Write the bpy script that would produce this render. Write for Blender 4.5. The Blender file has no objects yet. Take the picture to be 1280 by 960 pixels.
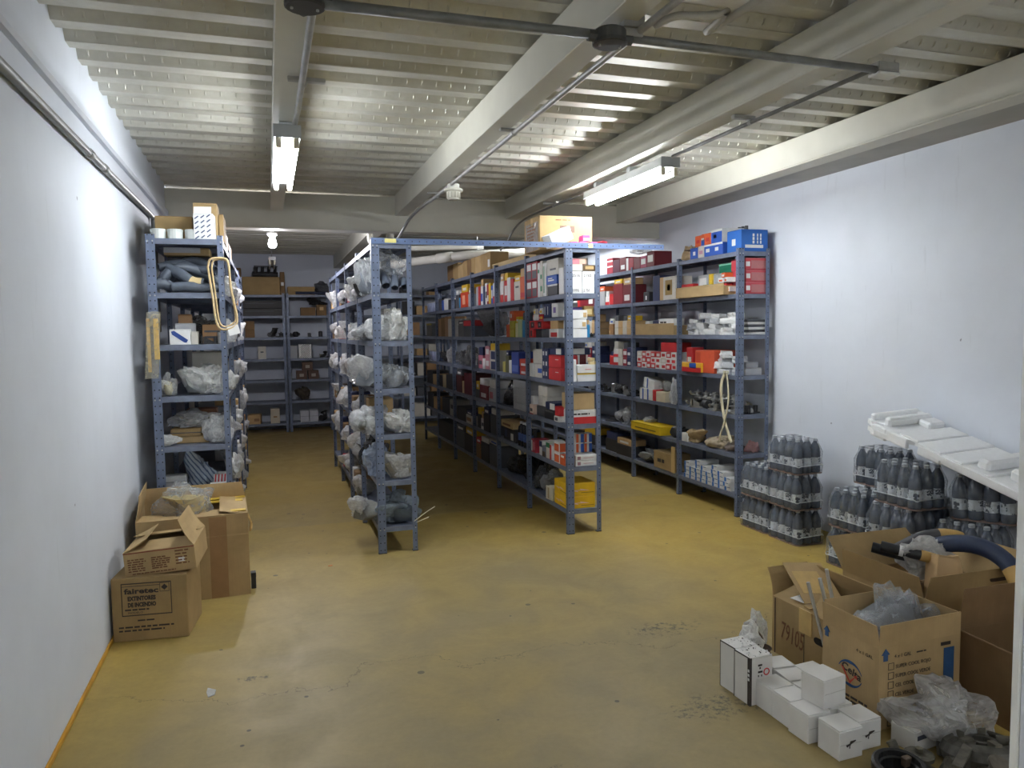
import bpy, bmesh, math, random
from mathutils import Vector, Matrix, noise

S = bpy.context.scene
C = S.collection
R = math.radians

# ------------------------------------------------------------------ camera
YAW, PITCH, ROLL = .3128, .0705, -.0142
CAM_LOC = Vector((0, 0, 1.57))
_f = Vector((math.sin(YAW) * math.cos(PITCH), math.cos(YAW) * math.cos(PITCH), -math.sin(PITCH)))
_r = Vector((math.cos(YAW), -math.sin(YAW), 0))
_u = _r.cross(_f)
_R = _r * math.cos(ROLL) + _u * math.sin(ROLL)
_U = -_r * math.sin(ROLL) + _u * math.cos(ROLL)
cam_data = bpy.data.cameras.new('camera')
cam_data.sensor_width = 36
cam_data.lens = 940.4 / 1280 * 36
cam_data.clip_start = .05
cam = bpy.data.objects.new('camera', cam_data)
C.objects.link(cam)
m3 = Matrix((_R, _U, -_f)).transposed()
cam.matrix_world = Matrix.Translation(CAM_LOC) @ m3.to_4x4()
S.camera = cam


def cam_uv(p):
    d = Vector(p) - CAM_LOC
    k = max(d.dot(_f), .01)
    return d.dot(_R) / k, d.dot(_U) / k


# ------------------------------------------------------------------ world, exposure
world = bpy.data.worlds.new('world')
S.world = world
world.use_nodes = True
world.node_tree.nodes['Background'].inputs[0].default_value = (.55, .65, .8, 1)
world.node_tree.nodes['Background'].inputs[1].default_value = .25
S.view_settings.view_transform = 'Standard'
S.view_settings.look = 'None'
S.view_settings.gamma = 1
S.view_settings.exposure = 1.98
S.view_settings.use_curve_mapping = False
TUBE = 28.0        # emission of a lit fluorescent tube
TUBE_LEFT = 19.0
TUBE_FILL = 23.0   # two added fixtures behind the camera, unseen, lifting the foreground
BULB = 260.0

# ------------------------------------------------------------------ materials


def lin(c):
    return tuple(((v / 255) / 12.92 if v / 255 <= .04045 else ((v / 255 + .055) / 1.055) ** 2.4) for v in c)


_M = {}


def newmat(name):
    m = bpy.data.materials.new(name)
    m.use_nodes = True
    nt = m.node_tree
    b = nt.nodes['Principled BSDF']
    return m, nt, b


def N(nt, typ, **kw):
    n = nt.nodes.new(typ)
    for k, v in kw.items():
        setattr(n, k, v)
    return n


def mixcol(nt, fac, a, b, blend='MIX'):
    n = nt.nodes.new('ShaderNodeMix')
    n.data_type = 'RGBA'
    n.blend_type = blend
    for sock, val in ((n.inputs[0], fac), (n.inputs[6], a), (n.inputs[7], b)):
        if hasattr(val, 'links') or isinstance(val, bpy.types.NodeSocket):
            nt.links.new(val, sock)
        elif isinstance(val, (int, float)):
            sock.default_value = val
        else:
            sock.default_value = (*val[:3], 1)
    return n.outputs[2]


def fmath(nt, op, a, b=None, c=None, clamp=False):
    n = nt.nodes.new('ShaderNodeMath')
    n.operation = op
    n.use_clamp = clamp
    for i, v in enumerate((a, b, c)):
        if v is None:
            continue
        if isinstance(v, bpy.types.NodeSocket):
            nt.links.new(v, n.inputs[i])
        else:
            n.inputs[i].default_value = v
    return n.outputs[0]


def noise_fac(nt, vec, scale, detail=4, rough=.55, lo=.35, hi=.65, dist=0.0):
    n = N(nt, 'ShaderNodeTexNoise')
    n.inputs['Scale'].default_value = scale
    n.inputs['Detail'].default_value = detail
    n.inputs['Roughness'].default_value = rough
    n.inputs['Distortion'].default_value = dist
    nt.links.new(vec, n.inputs['Vector'])
    mr = N(nt, 'ShaderNodeMapRange')
    mr.inputs[1].default_value = lo
    mr.inputs[2].default_value = hi
    nt.links.new(n.outputs[0], mr.inputs[0])
    return mr.outputs[0], n.outputs[0]


def pm(col, rough=.6, metal=0, var=.12, scale=9, bump=.08, spec=.5, name=None):
    key = (tuple(col), rough, metal, var, scale, bump, spec)
    if key in _M:
        return _M[key]
    m, nt, b = newmat(name or 'paint_%d_%d_%d' % tuple(int(v) for v in col))
    tc = N(nt, 'ShaderNodeTexCoord')
    c = lin(col)
    fac, raw = noise_fac(nt, tc.outputs['Object'], scale)
    dark = tuple(v * (1 - var) for v in c)
    lite = tuple(min(1, v * (1 + var * .6)) for v in c)
    nt.links.new(mixcol(nt, fac, dark, lite), b.inputs['Base Color'])
    b.inputs['Roughness'].default_value = rough
    b.inputs['Metallic'].default_value = metal
    b.inputs['Specular IOR Level'].default_value = spec
    if bump:
        bp = N(nt, 'ShaderNodeBump')
        bp.inputs['Strength'].default_value = bump
        bp.inputs['Distance'].default_value = .01
        nt.links.new(raw, bp.inputs['Height'])
        nt.links.new(bp.outputs[0], b.inputs['Normal'])
    _M[key] = m
    return m


def card(col=(160, 126, 86)):
    key = ('card', tuple(col))
    if key in _M:
        return _M[key]
    m, nt, b = newmat('cardboard')
    tc = N(nt, 'ShaderNodeTexCoord')
    c = lin(col)
    f1, raw = noise_fac(nt, tc.outputs['Object'], 5, 6, .6)
    mp = N(nt, 'ShaderNodeMapping')
    mp.inputs['Scale'].default_value = (60, 60, 2)
    nt.links.new(tc.outputs['Object'], mp.inputs[0])
    f2, raw2 = noise_fac(nt, mp.outputs[0], 3, 3)
    a = mixcol(nt, f1, tuple(v * .82 for v in c), tuple(v * 1.06 for v in c))
    a = mixcol(nt, fmath(nt, 'MULTIPLY', f2, .25), a, tuple(v * .78 for v in c))
    nt.links.new(a, b.inputs['Base Color'])
    b.inputs['Roughness'].default_value = .75
    b.inputs['Specular IOR Level'].default_value = .25
    bp = N(nt, 'ShaderNodeBump')
    bp.inputs['Strength'].default_value = .15
    bp.inputs['Distance'].default_value = .004
    nt.links.new(raw, bp.inputs['Height'])
    nt.links.new(bp.outputs[0], b.inputs['Normal'])
    _M[key] = m
    return m


def film(col=(215, 220, 225), clear=.45, rough=.18, scale=5, key='film'):
    """thin plastic: see-through face on, milky where it is folded or seen edge on"""
    k = (key, tuple(col), clear, rough, scale)
    if k in _M:
        return _M[k]
    m, nt, b = newmat('plastic_film')
    tc = N(nt, 'ShaderNodeTexCoord')
    f1, raw = noise_fac(nt, tc.outputs['Object'], scale, 3, .5, .3, .7, dist=2.0)
    b.inputs['Base Color'].default_value = (*lin(col), 1)
    b.inputs['Roughness'].default_value = rough
    b.inputs['Specular IOR Level'].default_value = .9
    bp = N(nt, 'ShaderNodeBump')
    bp.inputs['Strength'].default_value = .6
    bp.inputs['Distance'].default_value = .03
    nt.links.new(raw, bp.inputs['Height'])
    nt.links.new(bp.outputs[0], b.inputs['Normal'])
    tr = N(nt, 'ShaderNodeBsdfTransparent')
    lw = N(nt, 'ShaderNodeLayerWeight')
    lw.inputs['Blend'].default_value = .35
    mx = N(nt, 'ShaderNodeMixShader')
    fac = fmath(nt, 'MULTIPLY_ADD', f1, -.30, clear + .22)
    fac = fmath(nt, 'SUBTRACT', fac, fmath(nt, 'MULTIPLY', lw.outputs['Facing'], .30), clamp=True)
    tl = N(nt, 'ShaderNodeBsdfTranslucent')
    tl.inputs[0].default_value = (*lin(col), 1)
    nt.links.new(bp.outputs[0], tl.inputs['Normal'])
    mt = N(nt, 'ShaderNodeMixShader')
    mt.inputs[0].default_value = .35
    nt.links.new(b.outputs[0], mt.inputs[1])
    nt.links.new(tl.outputs[0], mt.inputs[2])
    nt.links.new(fac, mx.inputs[0])
    nt.links.new(mt.outputs[0], mx.inputs[1])
    nt.links.new(tr.outputs[0], mx.inputs[2])
    nt.links.new(mx.outputs[0], nt.nodes['Material Output'].inputs[0])
    _M[k] = m
    return m


def emit(col, strength, name):
    m, nt, b = newmat(name)
    b.inputs['Base Color'].default_value = (.9, .9, .9, 1)
    b.inputs['Emission Color'].default_value = (*col, 1)
    b.inputs['Emission Strength'].default_value = strength
    return m


def steel_holes():
    """blue-grey enamel with the row of punched holes of slotted angle"""
    if 'holes' in _M:
        return _M['holes']
    m, nt, b = newmat('rack_enamel')
    tc = N(nt, 'ShaderNodeTexCoord')
    sp = N(nt, 'ShaderNodeSeparateXYZ')
    nt.links.new(tc.outputs['Object'], sp.inputs[0])
    x = fmath(nt, 'ABSOLUTE', sp.outputs[0])
    y = fmath(nt, 'ABSOLUTE', sp.outputs[1])
    z = fmath(nt, 'MULTIPLY', fmath(nt, 'SUBTRACT', fmath(nt, 'FRACT', fmath(nt, 'DIVIDE', sp.outputs[2], .052)), .5), .052)
    z2 = fmath(nt, 'MULTIPLY', z, z)

    def hole(c, off):
        d = fmath(nt, 'SUBTRACT', c, off)
        return fmath(nt, 'LESS_THAN', fmath(nt, 'ADD', fmath(nt, 'MULTIPLY', d, d), z2), .0045 ** 2)
    h = fmath(nt, 'MAXIMUM', fmath(nt, 'MAXIMUM', hole(x, .014), hole(x, .042)), hole(y, .02))
    f1, raw = noise_fac(nt, tc.outputs['Object'], 14, 5)
    c = lin((102, 113, 136))
    a = mixcol(nt, f1, tuple(v * .8 for v in c), tuple(v * 1.12 for v in c))
    a = mixcol(nt, h, a, (.006, .007, .01))
    nt.links.new(a, b.inputs['Base Color'])
    b.inputs['Roughness'].default_value = .42
    b.inputs['Metallic'].default_value = .1
    _M['holes'] = m
    return m


def floor_mat():
    m, nt, b = newmat('worn_yellow_floor')
    tc = N(nt, 'ShaderNodeTexCoord')
    o = tc.outputs['Object']
    sp = N(nt, 'ShaderNodeSeparateXYZ')
    nt.links.new(o, sp.inputs[0])
    X, Y = sp.outputs[0], sp.outputs[1]
    big, _ = noise_fac(nt, o, .7, 6, .6, .3, .7, 1.0)
    mid, rawm = noise_fac(nt, o, 3.2, 8, .65, .38, .66, .6)
    fine, rawf = noise_fac(nt, o, 34, 6, .7, .3, .72)
    yellow = lin((177, 150, 74))
    grey = lin((142, 128, 94))
    # traffic has scuffed the paint off in the middle of the room
    dx = fmath(nt, 'DIVIDE', fmath(nt, 'SUBTRACT', X, .95), 1.7)
    dy = fmath(nt, 'DIVIDE', fmath(nt, 'SUBTRACT', Y, 3.2), 2.6)
    rr = fmath(nt, 'ADD', fmath(nt, 'MULTIPLY', dx, dx), fmath(nt, 'MULTIPLY', dy, dy))
    scuff = fmath(nt, 'SUBTRACT', 1.25, rr, clamp=True)
    scuff = fmath(nt, 'ADD', fmath(nt, 'MULTIPLY', scuff, .75), fmath(nt, 'MULTIPLY', big, .42))
    scuff = fmath(nt, 'ADD', scuff, fmath(nt, 'MULTIPLY_ADD', mid, .32, -.22), clamp=True)
    aisle = fmath(nt, 'MULTIPLY', fmath(nt, 'GREATER_THAN', Y, 6.3), .35)
    scuff = fmath(nt, 'ADD', scuff, aisle, clamp=True)
    col = mixcol(nt, scuff, yellow, grey)
    col = mixcol(nt, fmath(nt, 'MULTIPLY', fine, .3), col, lin((120, 103, 62)))
    # oily specks
    vo = N(nt, 'ShaderNodeTexVoronoi')
    vo.inputs['Scale'].default_value = 8
    vo.inputs['Randomness'].default_value = 1
    nt.links.new(o, vo.inputs['Vector'])
    sep = N(nt, 'ShaderNodeSeparateColor')
    nt.links.new(vo.outputs['Color'], sep.inputs[0])
    rad = fmath(nt, 'MULTIPLY', fmath(nt, 'POWER', sep.outputs[0], 3), .15)
    speck = fmath(nt, 'LESS_THAN', vo.outputs['Distance'], rad)
    speck = fmath(nt, 'MULTIPLY', speck, fmath(nt, 'GREATER_THAN', sep.outputs[1], .3))
    col = mixcol(nt, fmath(nt, 'MULTIPLY', speck, .75), col, lin((60, 56, 48)))
    # blotchy grease stains
    _, rawn = noise_fac(nt, o, 26, 5, .75)
    for sx, sy, ra, rb in ((1.93, 3.42, .30, .13), (1.72, 2.63, .30, .16), (.62, 2.32, .10, .08), (.78, 2.42, .3, .05), (-.12, 3.55, .14, .04)):
        ex = fmath(nt, 'DIVIDE', fmath(nt, 'SUBTRACT', X, sx), ra)
        ey = fmath(nt, 'DIVIDE', fmath(nt, 'SUBTRACT', Y, sy), rb)
        e = fmath(nt, 'SUBTRACT', 1.0, fmath(nt, 'ADD', fmath(nt, 'MULTIPLY', ex, ex), fmath(nt, 'MULTIPLY', ey, ey)), clamp=True)
        t = fmath(nt, 'MULTIPLY_ADD', fmath(nt, 'SUBTRACT', rawn, .53), 7.0, fmath(nt, 'SUBTRACT', e, .55), clamp=True)
        t = fmath(nt, 'MULTIPLY', t, fmath(nt, 'MULTIPLY', e, 1.3, clamp=True))
        col = mixcol(nt, t, col, lin((74, 70, 58)))
    # long hairline crack running across the room
    _, n1 = noise_fac(nt, o, 1.6, 8, .6)
    off = fmath(nt, 'MULTIPLY_ADD', fmath(nt, 'SUBTRACT', n1, .5), 1.1, fmath(nt, 'MULTIPLY', X, -.07))
    dd = fmath(nt, 'ABSOLUTE', fmath(nt, 'SUBTRACT', fmath(nt, 'SUBTRACT', Y, 3.42), off))
    cr = fmath(nt, 'LESS_THAN', dd, fmath(nt, 'MULTIPLY', rawf, .0055))
    col = mixcol(nt, fmath(nt, 'MULTIPLY', cr, .55), col, lin((66, 60, 46)))
    nt.links.new(col, b.inputs['Base Color'])
    nt.links.new(fmath(nt, 'MULTIPLY_ADD', mid, .18, .42), b.inputs['Roughness'])
    b.inputs['Specular IOR Level'].default_value = .35
    bp = N(nt, 'ShaderNodeBump')
    bp.inputs['Strength'].default_value = .12
    bp.inputs['Distance'].default_value = .004
    nt.links.new(rawf, bp.inputs['Height'])
    nt.links.new(bp.outputs[0], b.inputs['Normal'])
    return m


def wall_mat(col=(214, 219, 228)):
    m, nt, b = newmat('white_wall_paint')
    tc = N(nt, 'ShaderNodeTexCoord')
    o = tc.outputs['Object']
    c = lin(col)
    f, raw = noise_fac(nt, o, 1.2, 6, .6)
    a = mixcol(nt, f, tuple(v * .93 for v in c), tuple(min(1, v * 1.02) for v in c))
    vo = N(nt, 'ShaderNodeTexVoronoi')
    vo.inputs['Scale'].default_value = 2.2
    nt.links.new(o, vo.inputs['Vector'])
    _, nn = noise_fac(nt, o, 40, 4, .7)
    sp = fmath(nt, 'LESS_THAN', fmath(nt, 'ADD', vo.outputs['Distance'], fmath(nt, 'MULTIPLY', nn, .08)), .058)
    a = mixcol(nt, fmath(nt, 'MULTIPLY', sp, .7), a, lin((110, 112, 118)))
    # faint scuff streaks
    mp = N(nt, 'ShaderNodeMapping')
    mp.inputs['Scale'].default_value = (2, 6, .7)
    nt.links.new(o, mp.inputs[0])
    s2, _ = noise_fac(nt, mp.outputs[0], 3, 6, .7, .62, .8)
    a = mixcol(nt, fmath(nt, 'MULTIPLY', s2, .3), a, lin((150, 152, 158)))
    nt.links.new(a, b.inputs['Base Color'])
    b.inputs['Roughness'].default_value = .7
    b.inputs['Specular IOR Level'].default_value = .3
    bp = N(nt, 'ShaderNodeBump')
    bp.inputs['Strength'].default_value = .08
    bp.inputs['Distance'].default_value = .01
    nt.links.new(nn, bp.inputs['Height'])
    nt.links.new(bp.outputs[0], b.inputs['Normal'])
    return m


def deck_mat():
    m, nt, b = newmat('galvanised_deck')
    tc = N(nt, 'ShaderNodeTexCoord')
    o = tc.outputs['Object']
    mp = N(nt, 'ShaderNodeMapping')
    mp.inputs['Scale'].default_value = (.35, 2.2, 1)
    nt.links.new(o, mp.inputs[0])
    f, raw = noise_fac(nt, mp.outputs[0], 3, 6, .6)
    f2, _ = noise_fac(nt, o, 25, 4, .6)
    c1, c2 = lin((184, 181, 168)), lin((212, 211, 203))
    a = mixcol(nt, f, c1, c2)
    a = mixcol(nt, fmath(nt, 'MULTIPLY', f2, .15), a, lin((150, 146, 130)))
    nt.links.new(a, b.inputs['Base Color'])
    b.inputs['Metallic'].default_value = .38
    nt.links.new(fmath(nt, 'MULTIPLY_ADD', f, .15, .40), b.inputs['Roughness'])
    return m


WALL = wall_mat()
FLOOR = floor_mat()
DECK = deck_mat()
BEAM = pm((202, 200, 188), .5, 0, .06, 3, .03, name='cream_beam_paint')
RACK = steel_holes()
SHELF = pm((112, 120, 138), .45, .15, .18, 11, .05, name='shelf_enamel')
GALV = pm((168, 168, 166), .42, .25, .15, 12, .05, name='galvanised_conduit')
PIPEDARK = pm((126, 127, 125), .45, .15, .2, 14, .05, name='dark_conduit')
PVC = pm((186, 184, 176), .5, 0, .08, 6, .02, name='grey_pvc')
CARD = card((182, 155, 112))
CARD2 = card((164, 138, 96))
CARD3 = card((130, 103, 72))
TAPE = pm((196, 164, 104), .3, 0, .1, 20, .05, name='brown_packing_tape')
YTAPE = pm((214, 178, 60), .35, 0, .15, 20, .05, name='yellow_tape')
INK = pm((52, 44, 40), .7, 0, .1, 30, 0, name='black_ink')
BLUEINK = pm((38, 76, 120), .7, 0, .1, 30, 0, name='blue_ink')
REDINK = pm((190, 62, 44), .7, 0, .1, 30, 0, name='red_ink')
BROWNINK = pm((112, 72, 44), .7, 0, .15, 30, 0, name='brown_ink')
PAPER = pm((226, 226, 224), .65, 0, .05, 12, .04, name='white_paper')
RUBBER = pm((38, 40, 44), .5, 0, .2, 14, .1, name='black_rubber')
HOSE = pm((84, 92, 104), .5, 0, .2, 12, .1, name='grey_rubber_hose')
ALU = pm((168, 168, 166), .38, .75, .25, 18, .25, name='cast_aluminium')
IRON = pm((70, 70, 72), .5, .5, .35, 16, .35, name='dark_iron')
RUST = pm((92, 76, 62), .65, .25, .4, 18, .4, name='rusty_metal')
FILM = film((236, 238, 240), .42, .2)
FILMD = film((196, 200, 204), .68, .14)
FILMW = film((238, 238, 236), .22, .3)
FOAM = pm((236, 237, 238), .6, 0, .03, 40, .05, name='white_polystyrene')
CAP = pm((168, 172, 178), .4, 0, .05, 20, 0, name='white_cap')
BOTTLE = pm((70, 79, 94), .16, 0, .2, 8, 0, .8, name='dark_bottle')

# ------------------------------------------------------------------ mesh helpers


class MB:
    def __init__(s):
        s.v, s.f, s.m = [], [], []

    def add(s, vs, fs, mi=0):
        o = len(s.v)
        s.v += [tuple(p) for p in vs]
        s.f += [tuple(i + o for i in q) for q in fs]
        s.m += [mi] * len(fs)

    def box(s, x0, x1, y0, y1, z0, z1, mi=0, M=None):
        vs = [Vector(p) for p in ((x0, y0, z0), (x1, y0, z0), (x1, y1, z0), (x0, y1, z0), (x0, y0, z1), (x1, y0, z1), (x1, y1, z1), (x0, y1, z1))]
        if M is not None:
            vs = [M @ p for p in vs]
        s.add(vs, [(0, 3, 2, 1), (4, 5, 6, 7), (0, 1, 5, 4), (1, 2, 6, 5), (2, 3, 7, 6), (3, 0, 4, 7)], mi)

    def cbox(s, cx, cy, z0, sx, sy, sz, mi=0, M=None, c=None):
        """box with chamfered edges"""
        c = min(c if c is not None else .004, sx / 4, sy / 4, sz / 4)
        hx, hy = sx / 2, sy / 2
        vs, idx = [], {}
        for ax in range(3):
            for sgx in (-1, 1):
                for sgy in (-1, 1):
                    for sgz in (-1, 1):
                        p = [hx - c, hy - c, sz / 2 - c]
                        p[ax] += c
                        idx[(ax, sgx, sgy, sgz)] = len(vs)
                        vs.append(Vector((cx + sgx * p[0], cy + sgy * p[1], z0 + sz / 2 + sgz * p[2])))
        fs = []
        q = lambda a, l: tuple(idx[(a, *t)] for t in l)
        fs.append(q(0, [(-1, 1, -1), (-1, -1, -1), (-1, -1, 1), (-1, 1, 1)]))
        fs.append(q(0, [(1, -1, -1), (1, 1, -1), (1, 1, 1), (1, -1, 1)]))
        fs.append(q(1, [(-1, -1, -1), (1, -1, -1), (1, -1, 1), (-1, -1, 1)]))
        fs.append(q(1, [(1, 1, -1), (-1, 1, -1), (-1, 1, 1), (1, 1, 1)]))
        fs.append(q(2, [(-1, 1, -1), (1, 1, -1), (1, -1, -1), (-1, -1, -1)]))
        fs.append(q(2, [(-1, -1, 1), (1, -1, 1), (1, 1, 1), (-1, 1, 1)]))
        for a, b_ in ((0, 1), (0, 2), (1, 2)):
            k = 3 - a - b_
            for s1 in (-1, 1):
                for s2 in (-1, 1):
                    def key(ax, kk):
                        t = [0, 0, 0]
                        t[a], t[b_], t[k] = s1, s2, kk
                        return idx[(ax, *t)]
                    fs.append((key(a, -1), key(a, 1), key(b_, 1), key(b_, -1)))
        for sx_ in (-1, 1):
            for sy_ in (-1, 1):
                for sz_ in (-1, 1):
                    fs.append((idx[(0, sx_, sy_, sz_)], idx[(1, sx_, sy_, sz_)], idx[(2, sx_, sy_, sz_)]))
        if M is not None:
            vs = [M @ p for p in vs]
        s.add(vs, fs, mi)

    def tube(s, pts, r, seg=8, mi=0, cap=True, closed=False, flat=1.0):
        pts = [Vector(p) for p in pts]
        n = len(pts)
        rs = r if isinstance(r, (list, tuple)) else [r] * n
        rings = []
        up = Vector((0, 0, 1))
        prev = None
        for i, p in enumerate(pts):
            if closed:
                t = pts[(i + 1) % n] - pts[i - 1]
            else:
                t = pts[min(i + 1, n - 1)] - pts[max(i - 1, 0)]
            t.normalize()
            if prev is None:
                a = t.cross(up)
                if a.length < .1:
                    a = t.cross(Vector((1, 0, 0)))
                a.normalize()
            else:
                a = prev - t * prev.dot(t)
                a.normalize()
            prev = a
            b = t.cross(a)
            rings.append([p + (a * math.cos(2 * math.pi * k / seg) * flat + b * math.sin(2 * math.pi * k / seg)) * rs[i] for k in range(seg)])
        vs = [q for rg in rings for q in rg]
        fs = []
        for i in range(n if closed else n - 1):
            j = (i + 1) % n
            for k in range(seg):
                l = (k + 1) % seg
                fs.append((i * seg + k, i * seg + l, j * seg + l, j * seg + k))
        if cap and not closed:
            fs.append(tuple(range(seg)))
            fs.append(tuple((n - 1) * seg + k for k in reversed(range(seg))))
        s.add(vs, fs, mi)

    def lathe(s, prof, seg=16, mi=0, M=None, cap=True):
        """prof: (radius, z) pairs around z"""
        vs, fs = [], []
        n = len(prof)
        for r, z in prof:
            for k in range(seg):
                a = 2 * math.pi * k / seg
                vs.append(Vector((r * math.cos(a), r * math.sin(a), z)))
        for i in range(n - 1):
            for k in range(seg):
                l = (k + 1) % seg
                fs.append((i * seg + k, i * seg + l, (i + 1) * seg + l, (i + 1) * seg + k))
        if cap:
            fs.append(tuple(reversed(range(seg))))
            fs.append(tuple((n - 1) * seg + k for k in range(seg)))
        if M is not None:
            vs = [M @ p for p in vs]
        s.add(vs, fs, mi)

    def prism(s, pts, h, mi=0, M=None):
        """polygon pts (x,y) extruded z 0..h"""
        n = len(pts)
        vs = [Vector((p[0], p[1], 0)) for p in pts] + [Vector((p[0], p[1], h)) for p in pts]
        if M is not None:
            vs = [M @ p for p in vs]
        fs = [tuple(reversed(range(n))), tuple(range(n, 2 * n))]
        fs += [(i, (i + 1) % n, n + (i + 1) % n, n + i) for i in range(n)]
        s.add(vs, fs, mi)

    def mesh(s, name, mats, smooth=False, recalc=True):
        me = bpy.data.meshes.new(name)
        me.from_pydata(s.v, [], s.f)
        for mt in (mats if isinstance(mats, (list, tuple)) else [mats]):
            me.materials.append(mt)
        me.polygons.foreach_set('material_index', s.m)
        if smooth:
            me.polygons.foreach_set('use_smooth', [True] * len(me.polygons))
        if recalc:
            bm = bmesh.new()
            bm.from_mesh(me)
            bmesh.ops.recalc_face_normals(bm, faces=bm.faces)
            bm.to_mesh(me)
            bm.free()
        me.update()
        return me

    def build(s, name, mats, parent=None, smooth=False, loc=None, rot=None):
        return link(name, s.mesh(name, mats, smooth), parent, loc, rot)


def smooth_angle(me, ang=40):
    me.polygons.foreach_set('use_smooth', [True] * len(me.polygons))
    bm = bmesh.new()
    bm.from_mesh(me)
    for e in bm.edges:
        if len(e.link_faces) == 2 and e.calc_face_angle(0) > R(ang):
            e.smooth = False
    bm.to_mesh(me)
    bm.free()
    return me


def link(name, data, parent=None, loc=None, rot=None, scale=None):
    o = bpy.data.objects.new(name, data)
    C.objects.link(o)
    if parent is not None:
        o.parent = parent
    if loc is not None:
        o.location = loc
    if rot is not None:
        o.rotation_euler = rot
    if scale is not None:
        o.scale = scale
    return o


def empty(name, loc=(0, 0, 0), rot=(0, 0, 0)):
    o = link(name, None, None, loc, rot)
    o.empty_display_size = .1
    return o


REG = []


def tag(o, desc, cat, place='', group=None):
    o['category'] = cat
    REG.append((o, desc, place, group))
    return o


def struct(o):
    o['kind'] = 'structure'
    return o


def dup(root, loc, rot=None, scale=None):
    r = root.copy()
    C.objects.link(r)
    r.location = loc
    if rot is not None:
        r.rotation_euler = rot
    if scale is not None:
        r.scale = scale
    for ch in root.children:
        c = ch.copy()
        C.objects.link(c)
        c.parent = r
        for g in ch.children:
            d = g.copy()
            C.objects.link(d)
            d.parent = c
    return r


# face frames of a box: (origin, u axis, normal)
def face_frame(face, sx, sy, sz):
    hx, hy = sx / 2, sy / 2
    if face == 'F':
        return Vector((-hx, -hy, 0)), Vector((1, 0, 0)), Vector((0, 0, 1)), sx, sz
    if face == 'L':
        return Vector((-hx, hy, 0)), Vector((0, -1, 0)), Vector((0, 0, 1)), sy, sz
    if face == 'R':
        return Vector((hx, -hy, 0)), Vector((0, 1, 0)), Vector((0, 0, 1)), sy, sz
    if face == 'K':
        return Vector((hx, hy, 0)), Vector((-1, 0, 0)), Vector((0, 0, 1)), sx, sz
    return Vector((-hx, -hy, sz)), Vector((1, 0, 0)), Vector((0, 1, 0)), sx, sy


_patch = {}


def face_matrix(face, size):
    o, u, v, w, h = face_frame(face, *size)
    n = u.cross(v)
    return Matrix(((u.x, v.x, n.x, o.x), (u.y, v.y, n.y, o.y), (u.z, v.z, n.z, o.z), (0, 0, 0, 1))), w, h


def patch(parent, face, size, rect, mat, name='printed_panel', t=.0012):
    """a flat printed or glued panel, rect in fractions of the face"""
    Mx, w, h = face_matrix(face, size)
    pw, ph = (rect[1] - rect[0]) * w, (rect[3] - rect[2]) * h
    key = (round(pw, 4), round(ph, 4), mat.name, t)
    if key not in _patch:
        b = MB()
        b.box(0, pw, 0, ph, 0, t)
        _patch[key] = b.mesh(name, mat)
    o = link(name, _patch[key], parent)
    o.matrix_local = Mx @ Matrix.Translation((rect[0] * w, rect[2] * h, .0002))
    return o


_txt = {}


def text(parent, face, size, x, y, height, s, mat, name='lettering', width=None, rot=0, bold=0.0, off=.0016):
    """lettering on a box face: x, y fractions (left, baseline), height in m"""
    key = (s, round(height, 4), mat.name, width, bold)
    if key not in _txt:
        cu = bpy.data.curves.new(name, 'FONT')
        cu.body = s
        cu.size = height * 1.38
        cu.extrude = .0003
        cu.offset = bold
        cu.resolution_u = 2
        t = bpy.data.objects.new(name, cu)
        C.objects.link(t)
        dg = bpy.context.evaluated_depsgraph_get()
        me = bpy.data.meshes.new_from_object(t.evaluated_get(dg))
        bpy.data.objects.remove(t)
        bpy.data.curves.remove(cu)
        me.materials.clear()
        me.materials.append(mat)
        if width and len(me.vertices):
            xs = [v.co.x for v in me.vertices]
            k = width / (max(xs) - min(xs))
            for v in me.vertices:
                v.co.x *= k
        me.name = name
        _txt[key] = me
    o = link(name, _txt[key], parent)
    Mx, w, h = face_matrix(face, size)
    o.matrix_local = Mx @ Matrix.Translation((x * w, y * h, off)) @ Matrix.Rotation(R(rot), 4, 'Z')
    return o


def marks(parent, face, size, rect, rows, mat, seed=0, name='print_lines', fill=.55, t=.0013, words=True):
    """rows of small illegible print as one part"""
    rnd = random.Random(seed)
    Mx, w, h = face_matrix(face, size)
    b = MB()
    x0, x1, y0, y1 = rect[0] * w, rect[1] * w, rect[2] * h, rect[3] * h
    rh = (y1 - y0) / rows
    for i in range(rows):
        z = y0 + i * rh
        x = x0
        end = x0 + (x1 - x0) * rnd.uniform(.7, 1)
        while x < end - rh * .4:
            ln = min(end - x, rh * rnd.uniform(.8, 3.0)) if words else end - x
            b.box(x, x + ln, z + rh * (1 - fill) / 2, z + rh * (1 + fill) / 2, 0, t)
            x += ln + rh * .4
    if not b.f:
        return None
    o = b.build(name, mat, parent)
    o.matrix_local = Mx @ Matrix.Translation((0, 0, .0003))
    return o


_box = {}


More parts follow.
